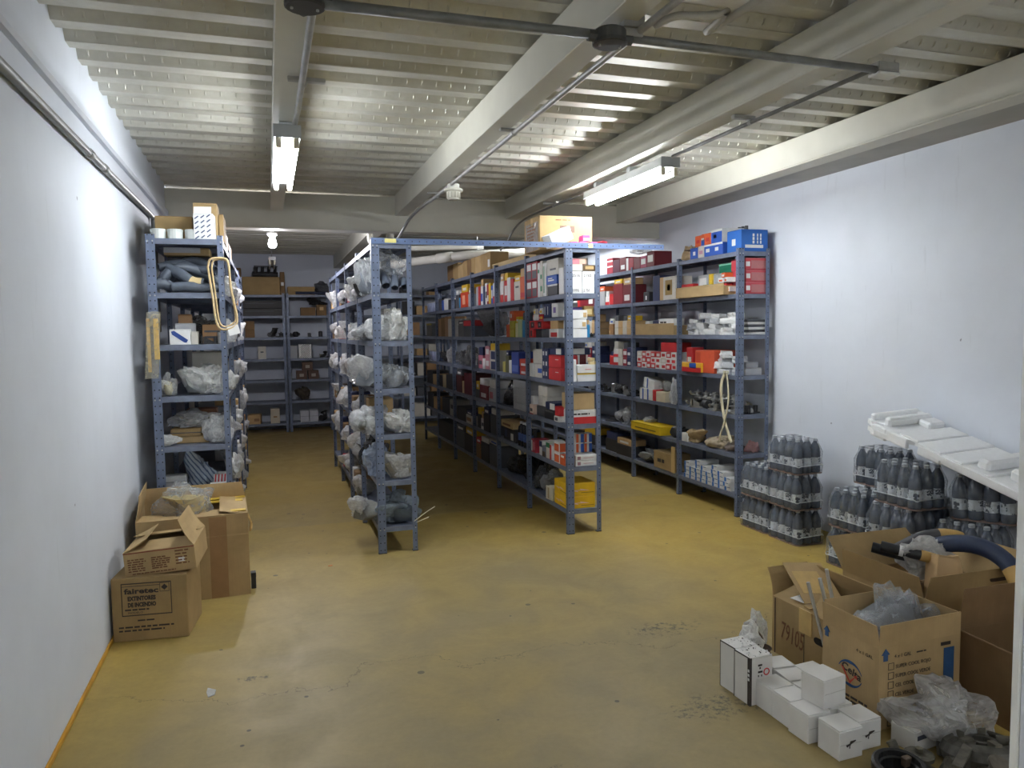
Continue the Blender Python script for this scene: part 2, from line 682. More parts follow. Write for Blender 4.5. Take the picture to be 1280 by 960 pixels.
def box_mesh(sx, sy, sz, mat, style='lid'):
    key = (round(sx, 3), round(sy, 3), round(sz, 3), mat.name, style)
    if key in _box:
        return _box[key]
    b = MB()
    if style == 'carton':
        t = .004
        b.cbox(0, 0, 0, sx, sy, sz - t, c=.003)
        b.box(-sx / 2 + .002, sx / 2 - .002, -sy / 2 + .002, -.0015, sz - t, sz)
        b.box(-sx / 2 + .002, sx / 2 - .002, .0015, sy / 2 - .002, sz - t, sz)
    elif style == 'cartony':
        t = .004
        b.cbox(0, 0, 0, sx, sy, sz - t, c=.003)
        b.box(-sx / 2 + .002, -.0015, -sy / 2 + .002, sy / 2 - .002, sz - t, sz)
        b.box(.0015, sx / 2 - .002, -sy / 2 + .002, sy / 2 - .002, sz - t, sz)
    elif style == 'flat':
        lid = min(.35 * sz, .03)
        b.cbox(0, 0, 0, sx - .003, sy - .003, sz - lid * .5, c=.0015)
        b.cbox(0, 0, sz - lid, sx, sy, lid, c=.002)
    else:
        t = min(.006, sz * .12)
        b.cbox(0, 0, 0, sx, sy, sz - t, c=.002)
        b.cbox(0, 0, sz - t + .0008, sx - .002, sy - .002, t - .0008, c=.0015)
    _box[key] = b.mesh('body', mat)
    return _box[key]


PL = {'z': 0, 'place': '', 'jit': random.Random(4)}
LV = [2.19, 1.845, 1.51, 1.175, .85, .52, .19]
LVN = ['top shelf', 'second shelf down', 'third shelf down', 'fourth shelf down', 'fifth shelf down', 'sixth shelf down', 'bottom shelf']
BAYN = ['near bay', 'second bay', 'third bay', 'fourth bay', 'fifth bay', 'sixth bay']


def shelf(rack, bay, lvl):
    PL['z'] = LV[lvl] + .001
    PL['place'] = '%s, %s, %s' % (LVN[lvl], BAYN[bay], rack)


def B(desc, xr, yr, dz, h, col, prints=(), rz=0, style='lid', name=None, cat='box', tape=None, rx=0, ry=0):
    """a closed box: (x range), (y range), height above shelf, height; prints = (face, u0,u1,v0,v1, colour)"""
    sx, sy = xr[1] - xr[0], yr[1] - yr[0]
    mat = col if isinstance(col, bpy.types.Material) else pm(col, .55, 0, .07, 14, .03)
    t = empty(name or ('carton' if style in ('carton', 'cartony') else 'small_box' if sx * sy * h < .0012 else 'tall_box' if h > 1.15 * max(sx, sy) * .8 else 'flat_box' if h < .08 else 'box'), ((xr[0] + xr[1]) / 2, (yr[0] + yr[1]) / 2, PL['z'] + dz), (R(rx), R(ry), R(rz)))
    link('body', box_mesh(sx, sy, h, mat, style), t)
    for p in prints:
        pmx = p[5] if isinstance(p[5], bpy.types.Material) else pm(p[5], .5, 0, .05, 20, 0)
        patch(t, p[0], (sx, sy, h), p[1:5], pmx, p[6] if len(p) > 6 else 'printed_panel')
    if tape:
        w = .045
        if style == 'carton':
            patch(t, 'T', (sx, sy, h), (0, 1, .5 - w / 2 / sy, .5 + w / 2 / sy), tape, 'tape')
            patch(t, 'L', (sx, sy, h), (.5 - w / 2 / sy, .5 + w / 2 / sy, .75, 1), tape, 'tape')
        else:
            patch(t, 'T', (sx, sy, h), (.5 - w / 2 / sx, .5 + w / 2 / sx, 0, 1), tape, 'tape')
            patch(t, 'F', (sx, sy, h), (.5 - w / 2 / sx, .5 + w / 2 / sx, .75, 1), tape, 'tape')
    tag(t, desc, cat, PL['place'])
    t['_size'] = (sx, sy, h)
    return t


def open_carton(name, desc, cat, size, loc, rz, mat, flaps, wall=.005, place='', rx=0, ry=0, inner=None):
    """open-topped carton; flaps: face -> (angle outward from upright, length)"""
    sx, sy, sz = size
    t = empty(name, loc, (R(rx), R(ry), R(rz)))
    b = MB()
    hx, hy = sx / 2, sy / 2
    b.box(-hx, hx, -hy, hy, 0, wall)
    b.box(-hx, -hx + wall, -hy, hy, wall, sz)
    b.box(hx - wall, hx, -hy, hy, wall, sz)
    b.box(-hx + wall, hx - wall, -hy, -hy + wall, wall, sz)
    b.box(-hx + wall, hx - wall, hy - wall, hy, wall, sz)
    b.build('body', mat, t)
    for fc, spec in flaps.items():
        ang, ln = spec[0], spec[1]
        w = sy if fc in 'LR' else sx
        taper = spec[2] if len(spec) > 2 else .012
        fb = MB()
        n = 4
        bend = spec[3] if len(spec) > 3 else .06
        prev = None
        for i in range(n):
            v0, v1 = ln * i / n, ln * (i + 1) / n
            k0, k1 = bend * ln * (i / n) ** 2, bend * ln * ((i + 1) / n) ** 2
            a0, a1 = taper * i / n, taper * (i + 1) / n
            vs = [(a0, -k0, v0), (w - a0, -k0, v0), (w - a1, -k1, v1), (a1, -k1, v1)]
            vs2 = [(p[0], p[1] + wall * .8, p[2]) for p in vs]
            fb.add(vs + vs2, [(0, 1, 2, 3), (7, 6, 5, 4), (0, 4, 5, 1), (1, 5, 6, 2), (2, 6, 7, 3), (3, 7, 4, 0)])
        fo = fb.build('flap', mat, t)
        o, u, v, ww, hh = face_frame(fc, sx, sy, sz)
        nrm = u.cross(v)
        # local: x along u, y = inward, z up, hinged at the rim
        Mx = Matrix(((u.x, -nrm.x, 0, o.x), (u.y, -nrm.y, 0, o.y), (0, 0, 1, sz), (0, 0, 0, 1)))
        fo.matrix_local = Mx @ Matrix.Rotation(R(ang), 4, 'X')
    tag(t, desc, cat, place)
    return t


# ---- crumpled plastic bags
_bagmesh = {}


def bag_mesh(seed, sub=4, crease=.30, mat=None):
    key = (seed, sub, crease, mat.name)
    if key in _bagmesh:
        return _bagmesh[key]
    bm = bmesh.new()
    bmesh.ops.create_icosphere(bm, subdivisions=sub, radius=1)
    off = Vector((seed * 7.3, seed * 3.1, seed * 1.7))
    rb = random.Random(seed * 13 + 1)
    ears = []
    for k in range(4):
        a = rb.uniform(0, 6.28)
        e = Vector((math.cos(a), math.sin(a), rb.uniform(-.25, .7)))
        ears.append((e.normalized(), rb.uniform(.8, 1.9)))
    for v in bm.verts:
        p = v.co.copy()
        q = Vector([math.copysign(abs(c) ** .8, c) for c in p])
        st = Vector((p.x * 1.2, p.y * 1.2, p.z * 2.2))
        d, _ = noise.voronoi(st * 1.5 + off)
        d2, _ = noise.voronoi(st * 3.6 + off * 1.3)
        # pinched ridges where folds meet, slack hollows between
        k = (.28 - min(d[1] - d[0], .7)) * crease * 1.5 + (.2 - min(d2[1] - d2[0], .5)) * crease * .9
        lump = noise.noise(p * 1.3 + off) * .42
        q *= (.74 + lump + k)
        for e, g in ears:
            t_ = p.dot(e) - .80
            if t_ > 0:
                q += e * t_ * g * 2.2
        q.z = max(q.z, -.5 + .10 * noise.noise(p * 2 + off))
        v.co = q
    xs = [v.co.x for v in bm.verts]
    ys = [v.co.y for v in bm.verts]
    zs = [v.co.z for v in bm.verts]
    for v in bm.verts:
        v.co.x = (v.co.x - (max(xs) + min(xs)) / 2) / (max(xs) - min(xs))
        v.co.y = (v.co.y - (max(ys) + min(ys)) / 2) / (max(ys) - min(ys))
        v.co.z = (v.co.z - min(zs)) / (max(zs) - min(zs))
    me = bpy.data.meshes.new('film')
    bm.to_mesh(me)
    bm.free()
    me.materials.append(mat)
    smooth_angle(me, 55)
    _bagmesh[key] = me
    return me


def bag(desc, c, size, seed, mat=None, inner=None, rz=0, place=None, cat='bag', sub=4, name='plastic_bag', rx=0, ry=0, z=None, ins=.72):
    """crumpled bag, c = (x, y[, dz]) base centre on the current shelf"""
    mat = mat or FILM
    zz = (PL['z'] if z is None else z) + (c[2] if len(c) > 2 else 0)
    t = empty(name, (c[0], c[1], zz), (R(rx), R(ry), R(rz)))
    link('film', bag_mesh(seed % 9, sub, .30, mat), t, scale=size)
    if inner:
        link('contents', bag_mesh((seed + 4) % 9, 2, .3, inner), t, loc=(0, 0, .004), scale=(size[0] * ins, size[1] * ins, size[2] * (ins - .06)))
    tag(t, desc, cat, PL['place'] if place is None else place)
    return t


# ---- machine parts
_parts = {}


def part_mesh(kind, mat):
    key = (kind, mat.name)
    if key in _parts:
        return _parts[key]
    b = MB()
    RX = Matrix.Rotation(R(90), 4, 'Y')
    if kind == 'alternator':
        Mx = Matrix.Translation((-.06, 0, .055)) @ RX
        b.lathe([(.02, 0), (.045, .002), (.055, .015), (.055, .04), (.048, .045), (.055, .05), (.055, .085), (.04, .1), (.012, .104), (.012, .115), (.03, .116), (.03, .122), (.022, .128), (.03, .134), (.03, .14), (.008, .142)], 14, 0, Mx)
        b.box(-.02, .015, .045, .08, .03, .06)
        b.box(-.02, .015, -.08, -.045, .05, .08)
    elif kind == 'pump':
        b.lathe([(.06, 0), (.06, .012), (.035, .016), (.03, .05), (.045, .054), (.045, .066), (.012, .07), (.012, .085)], 12)
        b.tube([(.02, 0, .035), (.07, 0, .04), (.09, 0, .07)], .016, 8)
        b.box(-.085, -.03, -.015, .015, 0, .018)
        b.box(-.01, .03, .03, .08, .002, .03)
    elif kind == 'bracket':
        b.box(-.08, .08, -.03, .03, 0, .012)
        b.box(-.08, -.066, -.03, .03, 0, .08)
        b.prism([(-.06, 0), (.05, 0), (-.06, .06)], .01, 0, Matrix.Translation((0, .005, .012)) @ Matrix.Rotation(R(90), 4, 'X'))
        b.lathe([(.02, 0), (.02, .06), (.014, .06), (.014, .02)], 12, 0, Matrix.Translation((.05, 0, .012)))
    elif kind == 'disc':
        b.lathe([(.03, 0), (.11, 0), (.11, .012), (.06, .013), (.055, .045), (.02, .045), (.02, .03)], 20)
    elif kind == 'bearing':
        b.lathe([(.03, 0), (.05, 0), (.05, .03), (.046, .034), (.036, .026), (.03, .03), (.026, .03), (.026, .002)], 16)
    elif kind == 'elbow':
        b.tube([(-.06, 0, .03), (-.02, 0, .03), (.01, .01, .035), (.03, .035, .05), (.03, .05, .08)], .024, 10)
        b.lathe([(.036, 0), (.036, .008)], 12, 0, Matrix.Translation((-.064, 0, .03)) @ RX)
        b.lathe([(.036, 0), (.036, .008)], 12, 0, Matrix.Translation((.03, .053, .084)) @ Matrix.Rotation(R(-30), 4, 'X'))
    elif kind == 'cylinder':
        b.lathe([(.035, 0), (.04, .004), (.04, .1), (.034, .106), (.02, .108), (.02, .112)], 14)
        b.lathe([(.042, .03), (.042, .036)], 14)
    elif kind == 'manifold':
        b.tube([(-.12, 0, .03), (.12, 0, .03)], .026, 10)
        for x in (-.09, -.03, .03, .09):
            b.tube([(x, 0, .035), (x, -.03, .06), (x, -.045, .1)], .016, 8)
        b.box(-.11, .11, -.062, -.03, .098, .108)
    me = b.mesh('metal_part', mat)
    smooth_angle(me, 35)
    _parts[key] = me
    return me


def part(kind, desc, x, y, dz=0, mat=None, rz=0, sc=1.0, rx=0, place=None, cat='metal part', z=None):
    o = link(kind + '_part' if kind not in ('bracket', 'pump', 'alternator', 'manifold') else kind, part_mesh(kind, mat or ALU), None,
             (x, y, (PL['z'] if z is None else z) + dz), (R(rx), 0, R(rz)), (sc, sc, sc))
    tag(o, desc, cat, PL['place'] if place is None else place)
    return o


def arc(c, r, a0, a1, n=10, plane='xz'):
    out = []
    for i in range(n + 1):
        a = R(a0 + (a1 - a0) * i / n)
        d = (math.cos(a) * r, math.sin(a) * r)
        if plane == 'xz':
            out.append((c[0] + d[0], c[1], c[2] + d[1]))
        elif plane == 'yz':
            out.append((c[0], c[1] + d[0], c[2] + d[1]))
        else:
            out.append((c[0] + d[0], c[1] + d[1], c[2]))
    return out


def smoothpts(pts, k=6):
    """Catmull-Rom through pts"""
    P = [Vector(p) for p in pts]
    P = [P[0] * 2 - P[1]] + P + [P[-1] * 2 - P[-2]]
    out = []
    for i in range(1, len(P) - 2):
        for j in range(k):
            t = j / k
            a, b, c, d = P[i - 1], P[i], P[i + 1], P[i + 2]
            out.append(.5 * ((2 * b) + (c - a) * t + (2 * a - 5 * b + 4 * c - d) * t * t + (3 * b - a - 3 * c + d) * t ** 3))
    out.append(P[-2])
    return out


def hose_mesh(pts, r, seg=10, wall=.2):
    b = MB()
    sp = smoothpts(pts, 5)
    b.tube(sp, r, seg, cap=False)
    # open ends: inner wall a short way in
    for end in (0, -1):
        p0 = sp[end]
        p1 = sp[1] if end == 0 else sp[-2]
        d = (p1 - p0).normalized()
        b.tube([p0, p0, p0 + d * r * 2.5], [r, r * (1 - wall), r * (1 - wall)], seg, cap=False)
        b.tube([p0 + d * r * 2.4, p0 + d * r * 2.5], [r * (1 - wall), .0001], seg, cap=False)
    return b

# ================================================================== the room
XL, XR, YF, YB, ZD = -.82, 4.03, -2.6, 13.05, 2.88
b = MB(); b.box(XL - .1, XR + .1, YF - .1, YB + .1, -.1, 0)
struct(b.build('floor', FLOOR))
b = MB(); b.box(XL - .12, XL, YF, YB, 0, 3.05)
wl = struct(b.build('wall_left', WALL))
b = MB(); b.cbox(XL + .012, (YF + 7.25) / 2, 2.605, .05, 7.25 - YF, .06, c=.014)
b.box(XL - .01, XL + .012, YF, 7.25, 2.66, 2.93)
b.build('beam_flange', WALL, wl)
b = MB(); b.box(XR, XR + .12, YF, YB, 0, 3.05)
struct(b.build('wall_right', WALL))
b = MB(); b.box(XL - .12, XR + .12, YB, YB + .12, 0, 3.05)
struct(b.build('wall_back', wall_mat((196, 202, 214))))
b = MB(); b.box(XL - .12, XR + .12, YF - .12, YF, 0, 3.05)
struct(b.build('wall_front', WALL))
# partition at the entrance: its white end shows at the right edge of the picture
b = MB(); b.cbox(1.566 + .13, 1.14, 0, .26, .12, 2.875, c=.006)
pw = struct(b.build('wall_entrance', WALL))
b = MB(); b.cbox(1.611, 1.212, 0, .085, .022, 2.1, c=.004)
b.build('door_casing', pm((232, 234, 232), .45, 0, .04, 10, .02), pw)

b = MB(); b.cbox(XL + .006, (YF + 4.2) / 2, 0, .012, 4.2 - YF, .022, c=.003); b.cbox(XL + .006, (7.2 + 4.2) / 2, 0, .012, 7.2 - 4.2, .022, c=.003)
struct(b.build('baseboard_left', pm((196, 146, 44), .5, 0, .15, 12, .05)))
# ceiling: concrete above corrugated deck sheets
b = MB(); b.box(XL - .12, XR + .12, YF - .12, YB + .12, 2.955, 3.1)
ceil = struct(b.build('ceiling', pm((120, 118, 112), .8)))
prof = []
for k in range(4):
    y = .24 * k
    prof += [(y + .0, 0), (y + .085, 0), (y + .115, .05), (y + .205, .05)]
prof.append((.965, 0))
bd = MB()
L = XR - XL
vs = [(0, p[0], p[1]) for p in prof] + [(L, p[0], p[1]) for p in prof] + [(0, p[0], p[1] + .0025) for p in prof] + [(L, p[0], p[1] + .0025) for p in prof]
n = len(prof)
fs = [(i, i + 1, n + i + 1, n + i) for i in range(n - 1)] + [(2 * n + i, 3 * n + i, 3 * n + i + 1, 2 * n + i + 1) for i in range(n - 1)]
fs += [(0, n, 3 * n, 2 * n), (n - 1, 3 * n - 1, 4 * n - 1, 2 * n - 1)]
fs += [(i, 2 * n + i, 2 * n + i + 1, i + 1) for i in range(n - 1)]
bd.add(vs, fs)
# pressed embossments on the sloping flanks
for k in range(4):
    for j in range(60):
        x = .06 + j * .08
        yy, zz = .24 * k + .2225, .025
        bd.add([(x - .005, yy - .009, zz + .013), (x + .005, yy - .009, zz + .013), (x + .005, yy + .009, zz - .013), (x - .005, yy + .009, zz - .013), (x, yy - .004, zz - .004)],
               [(0, 1, 4), (1, 2, 4), (2, 3, 4), (3, 0, 4)])
dm = bd.mesh('deck_sheet', DECK)
for k in range(17):
    o = link('deck_sheet', dm, ceil, (XL, -2.85 + .96 * k, ZD + (.0015 if k % 2 else 0)))


def beam(name, x0, x1, y0, y1, z0, z1, lip=True):
    b = MB()
    b.cbox((x0 + x1) / 2, (y0 + y1) / 2, z0 + .012, x1 - x0, y1 - y0, z1 - z0 - .012, c=.004)
    if lip:
        if x1 - x0 < y1 - y0:
            b.cbox((x0 + x1) / 2, (y0 + y1) / 2, z0, x1 - x0 + .012, y1 - y0, .014, c=.003)
        else:
            b.cbox((x0 + x1) / 2, (y0 + y1) / 2, z0, x1 - x0, y1 - y0 + .012, .014, c=.003)
    return struct(b.build(name, BEAM))


beam('trim_1', .07, .17, YF, 7.25, 2.69, 2.872)
beam('trim_2', 1.20, 1.31, YF, 7.25, 2.68, 2.876)
beam('trim_3', 2.30, 2.42, YF, 7.25, 2.68, 2.876)
beam('trim_4', 3.52, 3.66, YF, 7.25, 2.68, 2.876)
beam('trim_5', XL, XR, 7.256, 7.42, 2.53, 2.855)
beam('trim_6', 1.10, 1.24, 7.43, YB, 2.66, 2.876)
beam('trim_7', 3.52, 3.66, 7.43, YB, 2.66, 2.876)
b = MB(); b.box(3.66, XR, YF, 7.25, 2.70, 2.876)
struct(b.build('trim_8', pm((168, 166, 160), .7, 0, .08, 4, .05)))

# ================================================================== lighting fixtures
TUBEMAT = emit((.93, .97, 1.0), TUBE, 'lit_tube')
TUBELEFT = emit((.93, .97, 1.0), TUBE_LEFT, 'lit_tube_old')
TUBEFILL = emit((.93, .97, 1.0), TUBE_FILL, 'added_fill_tube')
FIXW = pm((206, 210, 212), .4, 0, .05, 9, .02, name='fixture_enamel')
FIXG = pm((176, 180, 182), .5, .2, .08, 9, .02, name='fixture_end_cap')
SOCK = pm((214, 206, 182), .5, 0, .05, 9, .0, name='lamp_socket')


def fixture(desc, x, y0, ln, zt, tube):
    t = empty('fluorescent_light', (x, y0, zt))
    b = MB(); b.cbox(0, ln / 2, -.055, .13, ln, .055, c=.004); b.build('housing', FIXW, t)
    for e in (-.002, ln - .002):
        b = MB(); b.cbox(0, e + .002, -.06, .136, .008, .064, c=.002); b.build('end_cap', FIXG, t)
    for s in (-.042, .042):
        b = MB(); b.tube([(s, .03, -.092), (s, ln - .03, -.092)], .014, 12)
        b.build('tube', tube, t, smooth=True)
        for e in (.018, ln - .018):
            b = MB()
            b.cbox(s, e, -.108, .03, .022, .055, c=.006)
            b.build('socket', SOCK, t)
    tag(t, desc, 'light')
    return t


fixture('lit twin-tube fluorescent light under the left ceiling joist', .13, 4.0, 1.22, 2.612, TUBELEFT)
fixture('lit twin-tube fluorescent light beside the beam near right wall', 2.455, 4.28, 1.22, 2.645, TUBEMAT)
for i, (x, nm) in enumerate(((.13, 'left'), (2.455, 'right'))):  # unseen pair added to brighten the near part of the room
    fixture('added unseen twin-tube fill light near the entrance, %s one, outside the picture' % nm, x, -1.6, 1.22, 2.62, TUBEFILL)
fixture('lit twin-tube fluorescent light fixed to rear ceiling behind cross beam', 3.1, 7.65, 1.22, 2.872, TUBEMAT)
# hangers holding the fixtures to the beams
for x, ys, z0, z1, nm in ((.13, (4.25, 5.0), 2.613, 2.69, 'left'), (2.43, (4.75, 5.3), 2.646, 2.682, 'right')):
    for q, y in enumerate(ys):
        b = MB()
        b.cbox(0, 0, 0, .07, .05, z1 - z0, c=.004)
        b.lathe([(.012, 0), (.012, .004)], 8, 0, Matrix.Translation((0, -.026, (z1 - z0) / 2)))
        o = b.build('hanger', FIXW, None, loc=(x, y, z0))
        tag(o, 'small %s steel hanger above the %s fluorescent light' % (('nearer', 'farther')[q], nm), 'hanger')

# bulb behind the cross beam
t = empty('pendant_bulb', (.08, 7.95, 2.46))
b = MB(); b.lathe([(.012, .1), (.03, .085), (.04, .045), (.036, .012), (.018, 0), (.004, -.002)], 16, 0, Matrix.Translation((0, 0, -.03)))
b.build('bulb', emit((.95, .93, 1.0), BULB, 'lit_bulb'), t, smooth=True)
b = MB(); b.lathe([(.02, .07), (.026, .075), (.05, .1), (.05, .118), (.03, .122), (.01, .13)], 14)
b.build('lamp_holder', pm((220, 220, 224), .5), t, smooth=True)
b = MB(); b.tube([(0, 0, .12), (.012, -.2, .2), (.02, -.5, .19)], .004, 6)
b.build('cord', PIPEDARK, t)
tag(t, 'bare glowing bulb hanging behind the cross beam on a cord', 'light bulb')
# unlit fixture deeper in
t = empty('unlit_fixture', (.1, 11.2, 2.66))
for q in (.2, .8):
    b = MB(); b.tube([(0, q, 0), (0, q, .27)], .004, 6); b.build('hanger_rod', GALV, t)
b = MB(); b.cbox(0, .5, -.05, .1, 1.0, .05, c=.004); b.build('housing', FIXW, t)
for s in (-.032, .032):
    b = MB(); b.tube([(s, .03, -.09), (s, .97, -.09)], .013, 10); b.build('tube', pm((190, 192, 200), .3), t, smooth=True)
    b = MB(); b.cbox(s, .01, -.11, .026, .02, .06, c=.004); b.build('socket', SOCK, t)
tag(t, 'unlit twin-tube fixture far back below the bulb', 'light')

# ================================================================== conduits on the ceiling
def pipe(name, desc, pts, r, mat, clips=(), cat='conduit', seg=10, round_=True, coup=()):
    t = empty(name)
    b = MB(); b.tube(smoothpts(pts, 4) if round_ else pts, r, seg); b.build('pipe', mat, t, smooth=True)
    for c in clips:
        b = MB(); b.cbox(c[0], c[1], c[2] - .012, *c[3], c=.003); b.build('strut_clip', GALV, t)
        b = MB(); b.lathe([(r * 1.25, -.012), (r * 1.25, .012)], 10, 0, Matrix.Translation((c[4], c[1], c[5])) @ Matrix.Rotation(R(90), 4, 'X')); b.build('clamp', GALV, t)
    for c in coup:
        b = MB(); b.lathe([(r * 1.0, -.035), (r * 1.22, -.03), (r * 1.22, .03), (r, .035)], 12, 0, Matrix.Translation(c) @ Matrix.Rotation(R(90), 4, 'X')); b.build('coupling', mat, t, smooth=True)
    tag(t, desc, cat)
    return t


pipe('wall_conduit', 'dark grey conduit running high along the left wall', [(-.795, -2.5, 2.46), (-.795, 2, 2.458), (-.795, 5, 2.465), (-.795, 6.25, 2.47), (-.795, 6.36, 2.44), (-.795, 6.38, 2.2), (-.795, 6.38, 1.6)], .019, PIPEDARK, coup=((-.795, 4.2, 2.463), (-.795, 4.55, 2.464)))
pipe('ceiling_conduit', 'thin conduit under the left joist leading to the light', [(.185, -2.5, 2.655), (.185, 2, 2.655), (.178, 3.9, 2.65), (.17, 4.02, 2.63)], .014, GALV, clips=((.20, 3.46, 2.672, (.16, .03, .018), .185, 2.655),), round_=False)
pipe('cross_conduit', 'dark pipe crossing the ceiling between joist and middle beam', [(.2, 2.555, 2.625), (1.28, 2.55, 2.628)], .017, PIPEDARK, round_=False)
pipe('cross_conduit', 'grey pipe crossing from middle beam to right-hand junction box', [(1.30, 2.55, 2.628), (2.42, 2.56, 2.622)], .015, PIPEDARK, round_=False)
pipe('ceiling_conduit', 'thin conduit under the middle beam bending down past cross beam',
     [(1.335, -2.5, 2.652), (1.33, 2, 2.652), (1.325, 3.2, 2.652), (1.325, 5.9, 2.652), (1.31, 6.3, 2.65), (1.285, 6.9, 2.62), (1.25, 7.1, 2.54), (1.2, 7.2, 2.45), (1.12, 7.3, 2.43), (1.1, 7.5, 2.46)], .014, GALV,
     clips=((1.29, 4.0, 2.672, (.09, .03, .014), 1.325, 2.652), (1.29, 5.95, 2.672, (.09, .03, .014), 1.325, 2.652)))
pipe('ceiling_conduit', 'second conduit bending away beside the middle beam junction box', [(1.36, 2.48, 2.655), (1.40, 2.40, 2.66), (1.47, 2.38, 2.66), (1.55, 2.32, 2.66), (1.60, 2.1, 2.66), (1.60, -2.5, 2.66)], .014, PVC)
pipe('ceiling_conduit', 'thin dark conduit under the right beam feeding the right light', [(2.45, 2.62, 2.64), (2.452, 4.25, 2.645)], .010, PIPEDARK, clips=((2.41, 3.45, 2.668, (.13, .03, .02), 2.45, 2.643),), round_=False)
pipe('ceiling_conduit', 'thin conduit beyond the right light bending behind the carton', [(2.43, 5.52, 2.65), (2.40, 6.6, 2.65), (2.38, 6.95, 2.63), (2.33, 7.1, 2.55), (2.30, 7.2, 2.45), (2.26, 7.3, 2.38)], .010, PIPEDARK, clips=((2.37, 6.2, 2.668, (.11, .03, .02), 2.41, 2.65),))

# junction boxes
JB = pm((86, 87, 86), .5, .4, .2, 20, .1, name='junction_box_metal')


def junction(desc, x, y, z, arms):
    t = empty('junction_box', (x, y, z))
    b = MB(); b.lathe([(.02, .05), (.055, .048), (.06, .042), (.06, .012)], 20); b.build('box', JB, t, smooth=False)
    b = MB(); b.lathe([(.058, .012), (.064, .01), (.064, -.002), (.058, -.005), (.0, -.006)], 20, cap=False); b.build('cover', pm((72, 72, 72), .5, .3), t)
    for a in arms:
        b = MB(); b.tube([(math.cos(R(a)) * .055, math.sin(R(a)) * .055, .022), (math.cos(R(a)) * .085, math.sin(R(a)) * .085, .022)], .021, 8); b.build('hub', JB, t)
    for q in (-1, 1):
        b = MB(); b.lathe([(.005, -.011), (.005, -.004)], 6, 0, Matrix.Translation((q * .04, 0, 0))); b.build('screw', GALV, t)
    tag(t, desc, 'junction box')
    return t


junction('round grey junction box under the left joist at picture top', .15, 2.56, 2.612, (0, 90, -90))
junction('round grey junction box under the middle beam', 1.215, 2.55, 2.60, (180, 0))
b = MB(); b.cbox(0, 0, 0, .10, .04, .03, c=.003); b.box(-.03, .05, -.03, .012, .03, .075)
o = b.build('mounting_bracket', GALV, None, loc=(1.29, 2.55, 2.63)); tag(o, 'grey bracket fixing the junction box to middle beam', 'bracket')
t = empty('junction_box', (2.475, 2.57, 2.60))
b = MB(); b.cbox(0, 0, .012, .105, .06, .042, c=.004); b.build('box', GALV, t)
b = MB(); b.cbox(0, 0, 0, .11, .065, .012, c=.003); b.build('cover', PAPER, t)
b = MB(); b.lathe([(.012, 0), (.012, .004)], 10, 0, Matrix.Translation((.053, 0, .034)) @ Matrix.Rotation(R(90), 4, 'Y')); b.build('knockout', INK, t)
tag(t, 'rectangular junction box with white cover below the right beam', 'junction box')
# white ventilated lamp holder under the middle beam
t = empty('alarm_sounder', (1.345, 5.5, 2.655))
b = MB(); b.lathe([(.045, 0), (.045, -.03), (.05, -.035)], 16); b.build('base', pm((222, 222, 214), .5), t, smooth=False)
b = MB(); b.lathe([(.052, -.03), (.07, -.036), (.07, -.05), (.052, -.056), (.048, -.1), (.04, -.112), (.0, -.113)], 18, cap=False); b.build('cover', pm((226, 224, 212), .5), t)
for k in range(12):
    a = k * math.pi / 6
    b = MB(); b.box(-.004, .004, .0475, .053, -.1, -.06, 0, Matrix.Rotation(a, 4, 'Z')); b.build('rib', pm((190, 186, 170), .5), t)
tag(t, 'white ribbed round ceiling sounder under the middle beam', 'detector')

# grey drain pipes hanging beyond the cross beam
t = empty('drain_pipe')
b = MB(); b.tube([(2.9, 8.1, 2.45), (2.2, 8.35, 2.435), (1.62, 9.0, 2.40)], .05, 12); b.build('pipe', PVC, t, smooth=True)
b = MB(); b.tube([(2.05, 8.5, 2.427), (1.92, 8.66, 2.42)], .06, 12); b.build('socket', PVC, t, smooth=True)
b = MB(); b.tube(smoothpts([(1.62, 9.0, 2.40), (1.5, 9.15, 2.39), (1.45, 9.2, 2.45), (1.45, 9.2, 2.6), (1.45, 9.2, 2.88)], 4), .05, 12); b.build('elbow', PVC, t, smooth=True)
b = MB(); b.tube([(2.3, 8.32, 2.44), (2.3, 8.32, 2.9)], .004, 6); b.build('hanger_rod', GALV, t)
tag(t, 'thick pale grey drain pipe slung beneath the rear ceiling', 'pipe')
t = empty('drain_pipe')
b = MB(); b.tube(smoothpts([(2.6, 9.1, 2.62), (1.9, 9.3, 2.61), (1.4, 9.4, 2.6), (1.2, 9.4, 2.55), (1.18, 9.4, 2.4), (1.17, 9.4, 2.2)], 4), .035, 10); b.build('pipe', PVC, t, smooth=True)
tag(t, 'slimmer pale grey pipe bending down behind the bag-filled rack', 'pipe')
t = empty('drain_pipe')
b = MB(); b.tube(smoothpts([(1.02, 7.75, 2.85), (1.02, 7.75, 2.55), (1.04, 7.76, 2.48), (1.12, 7.78, 2.45), (1.35, 7.8, 2.5)], 4), .03, 10); b.build('pipe', PVC, t, smooth=True)
tag(t, 'white pipe elbow dropping just behind the cross beam', 'pipe')

# ================================================================== racks
def post_mesh(key, fx, fy, h, sgx, sgy):
    b = MB()
    th = .003
    b.box(min(0, sgx * fx), max(0, sgx * fx), min(0, sgy * th), max(0, sgy * th), 0, h)
    b.box(min(0, sgx * th), max(0, sgx * th), min(0, sgy * fy), max(0, sgy * fy), 0, h)
    return b.mesh('post', RACK)


_pm, _sm = {}, {}


